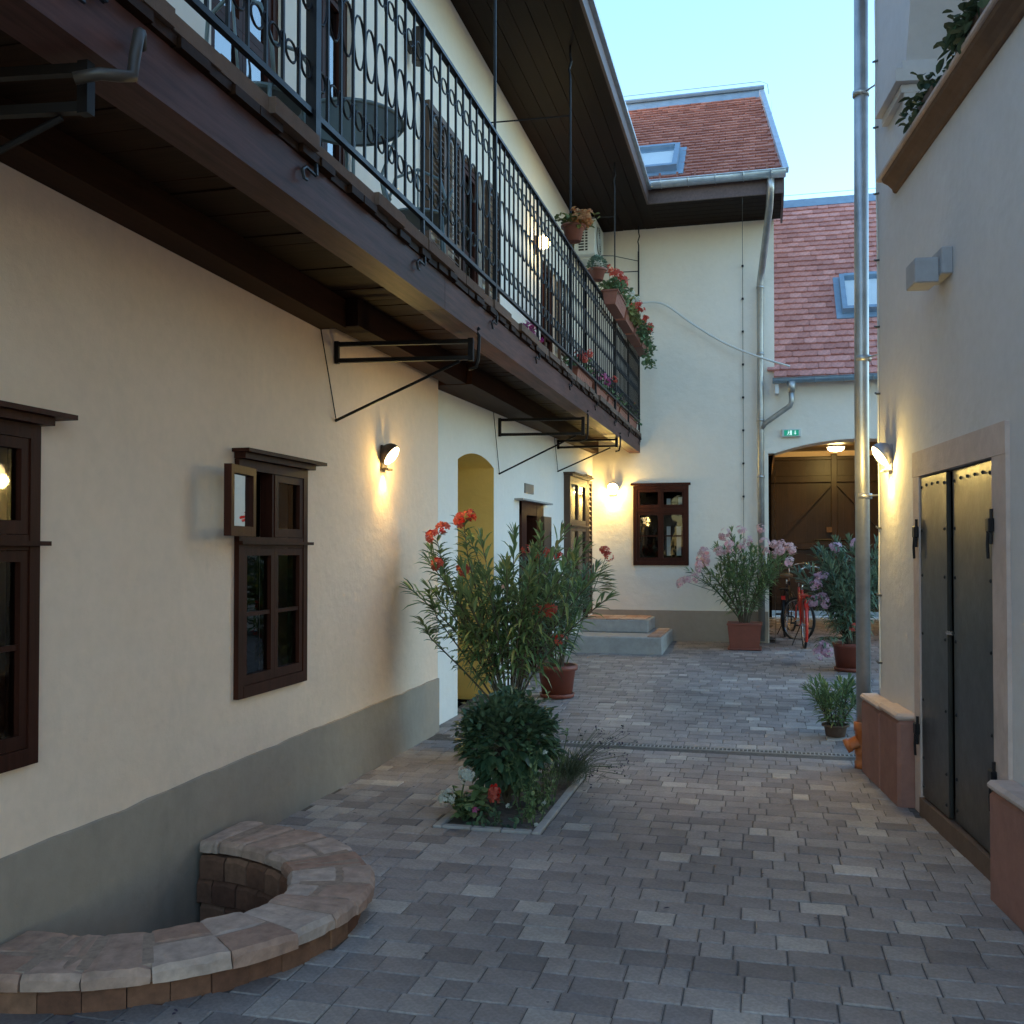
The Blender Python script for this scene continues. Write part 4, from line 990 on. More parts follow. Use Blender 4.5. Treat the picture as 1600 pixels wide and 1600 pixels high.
def cluster(parent, p, mat, n, R_, fr, name='flower_cluster'):
    m_ = MB()
    for i in range(n):
        d = rv3(); d.z = abs(d.z)*.8+.1 if R_ < .05 else d.z; d.normalize(); flower(m_, Vector(p)+d*R_*random.uniform(.5,1), d+Vector((-.1,-.3,.25)), fr*random.uniform(.8,1.15))
    return tag(m_.build(name, mat, parent), kind='stuff')
def oleander(t, base, stems, H, spread, lmat, ll=.125, lw=.019, density=1., dirs=None, branches=2, low=.28, stemr=.008, droopy=.3):
    """stems from the pot with whorls of lance leaves; returns shoot tips"""
    sm, lm = MB(), MB(); tips = []
    for i in range(stems):
        a = 2*math.pi*(i+random.random()*.6)/stems; k = math.sqrt(random.uniform(.05,1))
        ex = Vector((math.cos(a)*spread[0]*k, math.sin(a)*spread[1]*k, 0))
        if dirs: ex = ex+Vector(dirs)*.0
        h = H*random.uniform(.72,1.0)*(1-.28*k*k); p0 = Vector(base)+Vector((math.cos(a)*.06, math.sin(a)*.06, 0))
        def pt(u, p0=p0, ex=ex, h=h): return p0+Vector((ex.x*u**1.5, ex.y*u**1.5, h*(u-.10*u*u*k)))
        path = [pt(u/7) for u in range(8)]
        sm.tube(path, [stemr*(1-.65*u/7) for u in range(8)], 5, caps=False)
        shoots = [(path, low, 1.0)]
        for b in range(branches):
            u0 = random.uniform(.35,.7); q0 = pt(u0); an = random.uniform(0, 6.28); L = h*random.uniform(.25,.42)
            dd = Vector((math.cos(an)*.45+ex.x*.5, math.sin(an)*.45+ex.y*.5, .85)).normalized()
            bp = [q0+dd*L*v/4+Vector((0,0,.06*L*(v/4)**2)) for v in range(5)]; sm.tube(bp, [stemr*.55*(1-.5*v/4) for v in range(5)], 4, caps=False); shoots.append((bp, .12, .9))
        for (pp, lo, sz) in shoots:
            tot = sum((pp[j+1]-pp[j]).length for j in range(len(pp)-1)); nw = max(4, int(tot*(1-lo)/.040*density)); ph = random.random()*6
            for w_ in range(nw):
                u = lo+(1-lo)*(w_+random.random()*.5)/nw; fi = u*(len(pp)-1); j = min(int(fi), len(pp)-2); q = pp[j].lerp(pp[j+1], fi-j); d = (pp[j+1]-pp[j]).normalized()
                ph += 1.0; sidev = d.cross(Vector((.2,1,.1))).normalized(); sv2 = d.cross(sidev)
                for g_ in range(3):
                    if random.random() > .92*density+.1: continue
                    t_ = ph+g_*2.094+random.uniform(-.3,.3); rad = sidev*math.cos(t_)+sv2*math.sin(t_)
                    op = .55+.9*(1-u); dr_ = d*(1.1-.75*(1-u))+rad*op+rv3(.12)
                    leaf(lm, q, dr_, ll*sz*random.uniform(.7,1.15), lw*random.uniform(.8,1.2), droop=droopy*(1.35-u)*random.uniform(.5,1.4))
            for g_ in range(5): leaf(lm, pp[-1], (pp[-1]-pp[-2]).normalized()*1.6+rv3(.4), ll*.75*sz, lw*.8, droop=.08)
            tips.append(pp[-1])
    sm.build('stems', M_stem, t, True); tag(lm.build('foliage', lmat, t), kind='stuff'); return tips
def pot(t, r0, r1, h, mat, rim=.018, saucer=True, z=0, loc=(0,0)):
    M_ = Matrix.Translation((loc[0], loc[1], z)); m_ = MB()
    m_.lathe([(r0,.012),(r0+(r1-r0)*.85,h*.82),(r1+rim*.3,h*.84),(r1+rim,h*.86),(r1+rim,h),(r1,h),(r1-.012,h*.9)], 24, M_); p_ = m_.build('pot', mat, t, True)
    m_ = MB(); m_.lathe([(r1-.012,h*.88),(r1*.5,h*.91),(.001,h*.92)], 16, M_); m_.build('soil', M_soil, t)
    if saucer:
        m_ = MB(); m_.lathe([(r0*1.02,0),(r0*1.14,.006),(r0*1.2,.045),(r0*1.15,.045),(r0*1.08,.014)], 24, M_); m_.build('saucer', mat, t, True)
    return p_
# big red oleander behind the bed
random.seed(5)
t = thing('red_oleander', 'big red-flowered oleander with long drooping leaves behind the paved flower bed', 'plant', (-1.92, 7.55, 0))
pot(t, .20, .25, .36, M_black, saucer=False)
tips = oleander(t, (0,0,.32), 21, 1.62, (.74, .45), M_leafO, .18, .028, .8, branches=2, low=.26, stemr=.010, droopy=.6)
sm = MB(); lm = MB()
for (x, z) in ((-.56,1.70),(-.34,1.82),(-.50,1.46),(-.68,1.05),(-.62,1.25)):
    pp = [Vector((x*.1,0,.34)), Vector((x*.55,-.03,.34+(z-.34)*.45)), Vector((x*.92,-.08,.34+(z-.34)*.8)), Vector((x,-.12,z))]; sm.tube(pp, [.009,.007,.005,.003], 5, caps=False)
    for i in range(60):
        u = random.uniform(.9, 3); j = min(int(u), 2); q = pp[j].lerp(pp[j+1], u-j); a = random.uniform(0, 6.28); leaf(lm, q, Vector((math.cos(a), math.sin(a), .35+.3*u/3)), .15*random.uniform(.7,1.1), .024, droop=.5*(1.3-u/3))
sm.build('long_shoots', M_stem, t, True); tag(lm.build('long_shoot_leaves', M_leafO, t), kind='stuff')
for (x, z) in ((-.60,1.72),(-.52,1.78),(-.36,1.84),(-.28,1.87),(-.53,1.50),(-.36,1.46),(.25,1.13),(.36,1.15)): cluster(t, (x, random.uniform(-.25,-.05), z), random.choice((M_red, M_coral)), 11, .052, .032)
for (x, z) in ((.02,1.32),(.14,1.2)): cluster(t, (x,-.2,z), M_pink, 3, .025, .022)
cluster(t, (.42,-.1,.92), M_coral, 8, .06, .02)
# second red oleander in terracotta pot
t = thing('potted_red_oleander', 'red oleander in a round terracotta pot with saucer near the doorway', 'plant', (-2.09, 10.25, gz(10.25)))
pot(t, .155, .20, .34, M_terra)
oleander(t, (0,0,.30), 18, 1.45, (.50, .42), M_leafB, .165, .027, .75, branches=2, low=.16, droopy=.3)
for (x, z, n_) in ((.55,1.48,9),(.50,1.54,7),(-.22,1.50,6),(-.10,1.52,7),(.02,1.48,6),(-.3,1.56,4)): cluster(t, (x, random.uniform(-.2,.0), z), M_red, n_+3, .055, .031)
sm = MB(); sm.tube([(.1,0,.35),(.35,-.05,1.0),(.53,-.1,1.46)], [.007,.005,.003], 5); sm.build('long_shoot', M_gstem, t)
lm = MB()
for i in range(26): leaf(lm, Vector((.44+random.uniform(-.03,.05),-.08,1.18+random.uniform(-.08,.1))), Vector((1,random.uniform(-.5,.2),random.uniform(-.1,.55))), .2, .024, droop=.12)
tag(lm.build('side_shoot_leaves', M_leafO, t), kind='stuff')
# pink oleander in square box
t = thing('pink_oleander', 'pink oleander in a square brown-red planter at the far facade', 'plant', (-.24, 14.62, gz(14.62)))
m_ = MB(); m_.add([(-.20,-.20,.02),(.20,-.20,.02),(.20,.20,.02),(-.20,.20,.02),(-.235,-.235,.35),(.235,-.235,.35),(.235,.235,.35),(-.235,.235,.35),(-.21,-.21,.35),(.21,-.21,.35),(.21,.21,.35),(-.21,.21,.35),(-.21,-.21,.30),(.21,-.21,.30),(.21,.21,.30),(-.21,.21,.30)],
   [(0,3,2,1)]+[(i,(i+1)%4,4+(i+1)%4,4+i) for i in range(4)]+[(4+i,4+(i+1)%4,8+(i+1)%4,8+i) for i in range(4)]+[(8+i,8+(i+1)%4,12+(i+1)%4,12+i) for i in range(4)]); m_.build('planter', M_terra, t)
m_ = MB(); m_.cbox(-.245,.245,-.245,.245,.345,.375,.008); m_.build('rim', M_terra, t); m_ = MB(); m_.cbox(-.235,.235,-.235,.235,0,.025,.006); m_.build('tray', M_terra, t)
oleander(t, (0,0,.34), 20, 1.38, (.74, .5), M_leafO, .155, .026, .72, branches=3, low=.22, droopy=.3)
for i in range(26):
    a = random.uniform(-1, 1); cluster(t, (a*.68, random.uniform(-.45,.1), 1.58-.34*a*a+random.uniform(-.16,.14)+(.05 if a > 0 else 0)), M_pink, 12, .075, .033)
for (x, z) in ((-.80,.98),(-.70,1.02),(-.62,1.16),(-.88,.94)): cluster(t, (x, -.3, z), M_pink, 12, .075, .033)
for k in range(3):
    sm = MB(); sm.tube([(-.05,0,.4),(-.35-.05*k,-.15,.8+.05*k),(-.78+.09*k,-.28,.95+.08*k)], [.006,.005,.003], 5); sm.build('long_shoot', M_gstem, t)
# lilac-pink oleander behind the downpipe
t = thing('lilac_oleander', 'lilac-pink oleander with arching shoots partly hidden behind the tall downpipe', 'plant', (1.05, 12.75, gz(12.75)))
pot(t, .17, .21, .34, M_terra)
oleander(t, (0,0,.30), 20, 1.45, (.62, .55), M_leafB, .19, .029, .75, branches=3, low=.14, droopy=.45)
for (x, z) in ((-.40,1.12),(-.33,1.16),(-.42,1.05),(-.36,.90),(-.30,.84),(-.45,.86),(-.34,.28),(-.40,.22),(-.28,.25),(-.35,.33),(-.20,1.50),(.05,1.55)): cluster(t, (x, -.25, z), M_lilac, 11, .07, .034)
cluster(t, (.0,-.35,.55), M_coral, 6, .05, .025)
sm = MB(); lm = MB()
for (x, z) in ((-.36,.28),(-.46,.86),(-.42,1.10),(-.20,1.48)):
    pp = [Vector((-.03,0,.34)), Vector((x*.5,-.08,.34+.35*abs(z-.1))), Vector((x*.85,-.18,max(z,.34)+.06)), Vector((x,-.25,z))]; sm.tube(pp, [.007,.006,.004,.003], 5, caps=False)
    for i in range(46):
        u = random.uniform(.6, 3); j = min(int(u), 2); q = pp[j].lerp(pp[j+1], u-j); a = random.uniform(0, 6.28); leaf(lm, q, Vector((math.cos(a), math.sin(a), .2)), .17*random.uniform(.7,1.1), .026, droop=.5)
sm.build('long_shoots', M_stem, t, True); tag(lm.build('long_shoot_leaves', M_leafB, t), kind='stuff')
# small potted oleander by the orange socket
t = thing('small_oleander', 'small dark oleander in a low pot beside the orange drain socket', 'plant', (.60, 8.85, gz(8.85)))
pot(t, .08, .095, .11, M_sill, saucer=False)
oleander(t, (0,0,.09), 15, .46, (.19, .17), M_leafO, .12, .020, 1.0, branches=1, low=.10, stemr=.005, droopy=.3)

# ---- flower bed
bed = thing('flower_bed_edging', 'rectangular kerbed flower bed cut into the paving', 'flower bed')
def kerb(x0, x1, y0, y1):
    m_ = MB(); m_.cbox(x0, x1, y0, y1, -.08, .012, .006); m_.build('kerb_stone', M_conc, bed)
x0, x1, y0, y1 = BED
for i in range(3): kerb(x0+(x1-x0)*i/3, x0+(x1-x0)*(i+1)/3-.004, y0-.055, y0-.002)
for i in range(5):
    kerb(x1+.002, x1+.055, y0-.055+(y1-y0+.055)*i/5, y0-.055+(y1-y0+.055)*(i+1)/5-.004); kerb(x0-.055, x0-.002, y0-.055+(y1-y0+.055)*i/5, y0-.055+(y1-y0+.055)*(i+1)/5-.004)
mb = MB(); nx, ny = 10, 24
for j in range(ny+1):
    for i in range(nx+1): mb.v.append((x0+(x1-x0)*i/nx, y0+(y1-y0)*j/ny, -.03+random.uniform(-.012,.014)))
for j in range(ny):
    for i in range(nx): a = j*(nx+1)+i; mb.f.append((a,a+1,a+nx+2,a+nx+1))
mb.build('soil', M_soil, bed)
random.seed(9)
t = thing('dark_shrub', 'dense dark green leafy shrub filling the paved flower bed', 'shrub', (-1.58, 6.15, -.02))
sm, lm = MB(), MB()
for i in range(9):
    a = random.uniform(0, 6.28); e = Vector((math.cos(a)*.16, math.sin(a)*.22, random.uniform(.4,.58))); sm.tube([(0,0,0), tuple(e*.5+rv3(.02)), tuple(e)], [.014,.010,.005], 5)
for i in range(1500):
    d = rv3().normalized(); k = random.uniform(.55, 1)**.6
    if d.z < -.35 and random.random() < .6: d.z = -d.z
    lump = 1+.22*math.sin(d.x*6+1)*math.sin(d.y*5+.5)+.12*math.sin(d.z*9+d.x*4)
    p = Vector((d.x*.265*k*lump, d.y*.34*k*lump, .40+d.z*.26*k*lump)); out = d+Vector((0,0,.2))+rv3(.35)
    oval(lm, p, out, random.uniform(.05,.10), random.uniform(.034,.062), .3)
for i in range(140):
    d = rv3().normalized(); d.z = abs(d.z); p = Vector((d.x*.24, d.y*.30, .45+d.z*.22)); L = random.uniform(.04,.11)
    for q in range(4): oval(lm, p+d*L*q/3+rv3(.008), d+rv3(.6), .05, .034, .15)
sm.build('stems', M_stem, t); tag(lm.build('foliage', M_leafS, t), kind='stuff')
t = thing('trailing_bush', 'light green small-leaved bush at the right edge of the flower bed', 'shrub', (-1.33, 5.98, -.02))
lm, sm = MB(), MB()
for s_ in range(30):
    a = random.uniform(0, 6.28); q0 = Vector((random.gauss(0,.05), random.gauss(0,.14), 0)); e = Vector((math.cos(a)*.11, math.sin(a)*.14, random.uniform(.15,.50)))
    sm.tube([q0, q0+e*.5, q0+e], [.004,.003,.002], 4, caps=False)
    for i in range(22): u = random.uniform(.1,1); oval(lm, q0+e*u, rv3()+Vector((0,0,.3)), random.uniform(.022,.042), random.uniform(.014,.024), .2)
sm.build('stems', M_gstem, t); tag(lm.build('foliage', M_leafL, t), kind='stuff')
for (x,y,z) in ((.06,-.1,.40),(.0,.1,.46),(.07,-.2,.12),(.05,-.32,.02),(-.10,-.38,.14)): cluster(t, (x,y,z), M_whitefl, 3, .012, .014)
t = thing('white_hydrangea', 'small plant with white round flower heads at the front of the bed', 'plant', (-1.72, 5.68, -.02))
lm, sm = MB(), MB()
for s_ in range(13):
    a = random.uniform(0, 6.28); e = Vector((math.cos(a)*.10, math.sin(a)*.09, random.uniform(.08,.22))); sm.tube([(0,0,0), e*.6, e], [.005,.004,.003], 4)
    for i in range(7): oval(lm, e*random.uniform(.5,1), Vector((math.cos(a+i), math.sin(a+i), random.uniform(-.1,.5))), random.uniform(.06,.10), random.uniform(.05,.075), .3)
sm.tube([(0,0,0),(-.01,-.02,.18),(.02,-.05,.285)], .005, 4); sm.build('stems', M_gstem, t); tag(lm.build('foliage', M_leafL, t), kind='stuff')
for (x,y,z,n_,r_) in ((.025,-.06,.30,70,.052),(-.10,-.09,.165,30,.05),(-.06,-.10,.175,22,.05)): cluster(t, (x,y,z), M_whitefl, n_, r_, .014, 'flower_head')
t = thing('red_rose', 'single crimson bloom at the front of the flower bed', 'flower', (-1.52, 5.62, -.02))
m_ = MB()
for k in range(46):     # tall double bloom of overlapping petals
    u = random.random(); d = Vector((random.gauss(0,1), random.gauss(0,1), random.uniform(-.3,.9))).normalized()
    flower(m_, Vector((d.x*.022, d.y*.022, .165+u*.062)), d, random.uniform(.022,.032), 3)
tag(m_.build('bloom', M_red, t), kind='stuff')
sm, lm = MB(), MB(); sm.tube([(0,0,0),(.01,0,.1),(0,0,.185)], .004, 5); sm.build('stem', M_gstem, t)
for i in range(70): oval(lm, Vector((random.gauss(0,.09), random.gauss(-.01,.07), abs(random.gauss(.06,.05)))), rv3()+Vector((0,0,.3)), random.uniform(.03,.055), random.uniform(.022,.036), .2)
tag(lm.build('foliage', M_leafS, t), kind='stuff'); cluster(t, (-.11,-.02,.10), M_magenta, 3, .015, .02)
t = thing('lavender', 'grey-green lavender clump with dark seed heads spilling over the kerb', 'plant', (-1.33, 6.72, 0))
lm, bm2 = MB(), MB()
for i in range(520):
    a = random.uniform(0, 6.28); e = Vector((math.cos(a)*random.uniform(.02,.30)+.05, math.sin(a)*random.uniform(.02,.26), random.uniform(.05,.30))); leaf(lm, Vector((random.gauss(.02,.07), random.gauss(0,.08), random.uniform(0,.12))), e, random.uniform(.08,.19), .006, droop=.1)
sm = MB()
for i in range(70):
    a = random.uniform(-1.3, 1.5); L = random.uniform(.26,.48); e = Vector((math.cos(a)*L, math.sin(a)*L*.8-.04, random.uniform(.04,.34))); p0 = Vector((.03,0,.04))
    sm.tube([p0, p0+e*.5+Vector((0,0,.04)), p0+e], .0014, 3, caps=False)
    for q in range(3): oval(bm2, p0+e+rv3(.008), rv3(), .016, .012, 0)
tag(lm.build('foliage', M_lav, t), kind='stuff'); sm.build('flower_stalks', M_lav, t); tag(bm2.build('seed_heads', M_purple, t), kind='stuff')

# fallen leaves and bits on the paving
random.seed(21); lm = MB()
for i in range(150):
    x, y = random.uniform(-2.5, .7), random.uniform(3.0, 13)
    if random.random() < .45: x, y = random.gauss(-1.2,.4), random.gauss(6.8,.9)
    if random.random() < .2: x, y = random.gauss(-2.2,.25), random.gauss(3.1,.18)
    if in_well(x, y, 1.05) or (BED[0] < x < BED[1] and BED[2] < y < BED[3]) or x > right_lim(y)-.15: continue
    oval(lm, Vector((x,y,gz(y)+.006)), Vector((random.gauss(0,1), random.gauss(0,1), .05)), random.uniform(.012,.032), random.uniform(.008,.016), -.1)
tag(lm.build('fallen_leaves', M_purple), 'scattered dark dry leaves and petals on the paving', 'leaves', kind='stuff')

# ---- balcony flowers
def geranium(t, L, n, hgt, lmat, fl, nfl, trail=0, w_=.07, z0=.0, fr=.018, fz=(.05,.2)):
    lm = MB()
    for i in range(n):
        p = Vector((random.gauss(0,w_), random.uniform(-L/2, L/2), z0+random.uniform(0, hgt)))
        if trail and random.random() < .45: p = Vector((random.uniform(.06,.16), p.y, z0-random.uniform(0, trail)))
        oval(lm, p, rv3()+Vector((.3,0,.3)), random.uniform(.04,.075), random.uniform(.04,.07), .2)
    tag(lm.build('foliage', lmat, t), kind='stuff')
    for i in range(nfl):
        p = Vector((random.uniform(-.02,.14), random.uniform(-L/2, L/2), z0+hgt+random.uniform(*fz)-.05)); cluster(t, p, fl, 14, .05, fr)
        s_ = MB(); s_.tube([(p.x*.3, p.y, z0), tuple(p)], .003, 4); s_.build('flower_stalk', M_gstem, t)
def trough(t, L, mat=None):
    m_ = MB(); W0, W1, H = .062, .088, .15
    vs = [(sx*w_, sy*(L/2-o_), z) for (w_, o_, z) in ((W0,.02,0),(W1,0,H),(W1+.012,-.012,H),(W1+.012,-.012,H+.018),(W1-.01,.01,H+.018),(W1-.01,.01,H-.02)) for (sx, sy) in ((-1,-1),(1,-1),(1,1),(-1,1))]
    fs = [(0,3,2,1)]+[(k*4+i, k*4+(i+1)%4, k*4+4+(i+1)%4, k*4+4+i) for k in range(5) for i in range(4)]+[(20,21,22,23)]
    m_.add(vs, fs); b = m_.build('trough', mat or M_boxterra, t); n_ = int(L/.10)
    for i in range(n_):
        q = MB(); y_ = -L/2+L*(i+.5)/n_; q.add([(W0+.007,y_-.028,.03),(W0+.007,y_+.028,.03),(W1-.003,y_+.028,.125),(W1-.003,y_-.028,.125),(W0-.005,y_-.028,.03),(W0-.005,y_+.028,.03),(W1-.015,y_+.028,.125),(W1-.015,y_-.028,.125)], [(0,1,2,3),(0,4,5,1),(2,6,7,3),(0,3,7,4),(1,5,6,2)]); q.build('relief_panel', mat or M_boxterra, b)
    return b
random.seed(3)
for (y_, L, fl, nf, lmt, lab, tr) in ((11.82, .80, M_red, 6, M_leafG, 'nearest terracotta flower box on the rail with upright red geraniums', 0),
        (12.72, .80, M_whitefl, 2, M_leafY, 'middle terracotta flower box on the rail with pale yellowish plants', .05),
        (13.62, .80, M_red, 6, M_leafG, 'third terracotta flower box on the rail with red geraniums', .12),
        (14.50, .80, M_red, 6, M_leafG, 'farthest terracotta flower box on the rail with trailing red flowers', .35)):
    t = thing('flower_box', lab, 'flower box', (-1.70, y_, rz_(y_, 4.37)), 0, 'flower boxes hung on the railing'); trough(t, L)
    geranium(t, L*.95, 320, .17, lmt, fl, nf+3, tr, z0=.15, fr=.024)
for (y_, fl, lab) in ((10.6, M_coral, 'low flower box behind the rail foot with dry coral flowers'), (11.7, M_magenta, 'low flower box on the deck edge with pink flowers'), (12.75, M_red, 'low flower box on the deck edge with one big red geranium'), (13.8, M_pink, 'low leafy flower box near the far end of the deck'), (14.75, M_red, 'last low flower box on the deck against the far wall')):
    t = thing('deck_flower_box', lab, 'flower box', (-1.93, y_, bz(y_, 3.30)), 0, 'flower boxes standing on the balcony deck'); trough(t, .92)
    geranium(t, .8, 130, .16, M_leafG, fl, 4 if y_ < 13.5 else 1, 0, z0=.15, fr=.022, fz=(.0,.14))
t = thing('hanging_flower_pot', 'terracotta pot of orange flowers perched on the railing', 'flower pot', (-1.77, 9.50, rz_(9.5, 4.535)))
pot(t, .075, .105, .17, M_boxterra, saucer=False); geranium(t, .2, 120, .13, M_leafY, M_orangefl, 16, 0, .09, .14, .026, (-.05,.12))
for i in range(14): cluster(t, (random.uniform(.0,.20), random.uniform(-.14,.1), random.uniform(.12,.26)), M_orangefl, 8, .035, .022)
t = thing('succulent_pot', 'small terracotta pot with grey-green plant on the railing', 'flower pot', (-1.78, 11.0, rz_(11, 4.53)))
pot(t, .065, .095, .14, M_boxterra, saucer=False)
lm = MB()
for i in range(170): d = rv3().normalized(); d.z = abs(d.z); oval(lm, Vector((d.x*.09, d.y*.09, .13+d.z*.14)), d+rv3(.4), .05, .028, .2)
tag(lm.build('foliage', M_leafGrey, t), kind='stuff')
t = thing('magenta_pot_plant', 'magenta flowers in a pot on the deck behind the railing', 'flower pot', (-2.05, 8.55, bz(8.55, 3.29)))
pot(t, .07, .09, .12, M_boxterra, saucer=False); geranium(t, .12, 40, .12, M_leafG, M_magenta, 8, 0, .05, .10, .022, (-.05,.12))
# ivy in the loggia
for (s_, z, lab, n_) in ((6.05, 4.12, 'dark leafy plant at the far end of the loggia sill', 120), (5.22, 4.12, 'dark leafy plant in the middle of the loggia sill', 260)):
    t = thing('loggia_plant', lab, 'plant', rw(.02, s_, z), RA, 'plants on the loggia sill')
    m_ = MB(); m_.cbox(-.08, .10, -.20, .20, 0, .13, .01); m_.build('planter', M_sill, t); lm = MB()
    for i in range(n_):
        p = Vector((random.gauss(-.0,.06), random.gauss(0,.12), .12+abs(random.gauss(.02,.07))))
        if random.random() < .3: p = Vector((random.uniform(-.15,-.05), random.gauss(.0,.11), random.uniform(.02,.16)))
        oval(lm, p, rv3()+Vector((-.4,0,.2)), random.uniform(.045,.08), random.uniform(.035,.06), .25)
    tag(lm.build('foliage', M_leafD, t), kind='stuff')

# ================================================================== BICYCLES
def wheel(t, c, heading, r_=.335, name='wheel'):
    """wheel standing in the plane spanned by heading and up"""
    hd = Vector(heading).normalized(); m_ = MB(); m_.ring(c, hd, (0,0,1), r_, r_, .018, 28, 6); w_ = m_.build(name, M_black, t, True)
    m_ = MB(); m_.ring(c, hd, (0,0,1), r_-.03, r_-.03, .010, 28, 4); m_.build('rim', M_chrome, w_, True)
    m_ = MB(); c = Vector(c); ax = hd.cross(Vector((0,0,1)))
    for i in range(24):
        a = 2*math.pi*i/24; m_.tube([c+ax*(.02 if i % 2 else -.02), c+(hd*math.cos(a)+Vector((0,0,1))*math.sin(a))*(r_-.03)], .0016, 3, caps=False)
    m_.build('spokes', M_chrome, w_); m_ = MB(); m_.tube([c-ax*.045, c+ax*.045], .018, 8); m_.build('hub', M_chrome, w_)
    return w_
def bicycle(loc, rz, label, paint, steer):
    t = thing('bicycle', label, 'bicycle', loc, rz)   # local +Y is the riding direction, rear wheel at the origin
    r_ = .335; wheel(t, (0,0,r_), (0,1,0)); sh = Vector((-math.sin(steer), math.cos(steer), 0)); wheel(t, (0,1.06,r_), sh)
    m_ = MB()
    for p in ([(0,0,r_),(0,.43,.29)], [(0,.43,.29),(0,.30,.82)], [(0,.43,.29),(0,.86,.62)], [(0,.40,.42),(0,.84,.78)], [(0,.83,.84),(0,.88,.58)]): m_.tube(p, .017, 8)
    for s_ in (-1, 1): m_.tube([(s_*.05,0,r_),(s_*.02,.31,.74)], .009, 6); m_.tube([(s_*.05,0,r_),(s_*.04,.40,.30)], .009, 6)
    m_.build('frame', paint, t, True)
    m_ = MB()
    for s_ in (-1, 1): m_.tube([Vector((0,.88,.60)), Vector((0,.92,.56))+sh.cross(Vector((0,0,1)))*s_*.05, Vector((0,1.06,r_))+sh.cross(Vector((0,0,1)))*s_*.05], .010, 6)
    m_.build('fork', paint, t, True)
    m_ = MB(); m_.ring((0,0,r_), (0,1,0), (0,0,1), r_+.035, r_+.035, .022, 20, 6, R(20), R(215)); m_.build('rear_mudguard', paint, t, True)
    m_ = MB()
    for s_ in (-1, 1): m_.add([(s_*.035,-.34,.36),(s_*.035,-.02,.40),(s_*.03,.20,.62),(s_*.03,-.05,.72),(s_*.03,-.26,.60)], [(0,1,2,3,4)])
    m_.build('skirt_guard', paint, t)
    m_ = MB(); m_.cbox(-.07, .07, -.32, .18, .755, .772, .005); m_.tube([(0,-.05,.75),(0,-.03,.60)], .010, 6)
    for s_ in (-1, 1): m_.tube([(s_*.055,-.1,.76),(s_*.05,0,r_)], .007, 5)
    m_.build('rear_rack', paint, t)
    m_ = MB(); m_.box(-.03, .03, -.36, -.34, .60, .66); m_.build('rear_light', M_red, t)
    m_ = MB(); m_.tube([(0,.30,.80),(0,.285,.93)], .013, 8); m_.build('seat_post', M_chrome, t, True)
    bmx = MB(); bmx.lathe([(.005,-.02),(.09,-.015),(.105,.02),(.09,.045),(.005,.055)], 14, Matrix.Translation((0,.25,.945)) @ Matrix.Scale(1.35,4,(0,1,0)) @ Matrix.Scale(1,4)); bmx.build('saddle', M_tan, t, True)
    sd = sh.cross(Vector((0,0,1))); m_ = MB(); hc = Vector((0,.80,1.10)); m_.tube([(0,.83,.84),(0,.81,1.0),tuple(hc)], .012, 8)
    for s_ in (-1, 1): m_.tube([hc, hc+sd*s_*.12+Vector((0,0,.04)), hc+sd*s_*.24+Vector((0,0,.06))-sh*.05, hc+sd*s_*.28-sh*.22+Vector((0,0,.02))], .011, 8)
    m_.build('handlebar', M_chrome, t, True)
    for s_ in (-1, 1):
        m_ = MB(); m_.tube([hc+sd*s_*.275-sh*.17+Vector((0,0,.03)), hc+sd*s_*.285-sh*.27+Vector((0,0,.015))], .017, 8); m_.build('grip', M_tan, t)
    m_ = MB(); m_.tube([(-.10,.43,.29),(.10,.43,.29)], .012, 6); m_.ring((.06,.43,.29), (0,1,0), (0,0,1), .09, .09, .006, 16, 4)
    for s_ in (-1, 1): m_.tube([(s_*.09,.43,.29),(s_*.10,.43+s_*.15,.29-s_*.05)], .009, 5); m_.box(s_*.10, s_*.17, .40+s_*.15, .46+s_*.15, .275-s_*.05, .30-s_*.05) if s_ > 0 else m_.box(-.17,-.10,.25,.31,.325,.35)
    m_.build('crank', M_black, t); m_ = MB(); m_.tube([(-.03,.36,.28),(-.15,.28,.01)], .008, 5); m_.build('kickstand', M_iron, t)
    return t
bicycle((.59, 14.85, gz(14.85)), R(3), 'red bicycle with tan saddle seen from behind in front of the gateway', M_bikered, R(42))
bicycle((.36, 16.35, gz(16.35)), R(-6), 'dark bicycle standing in the shadow of the passage', M_iron, R(20))

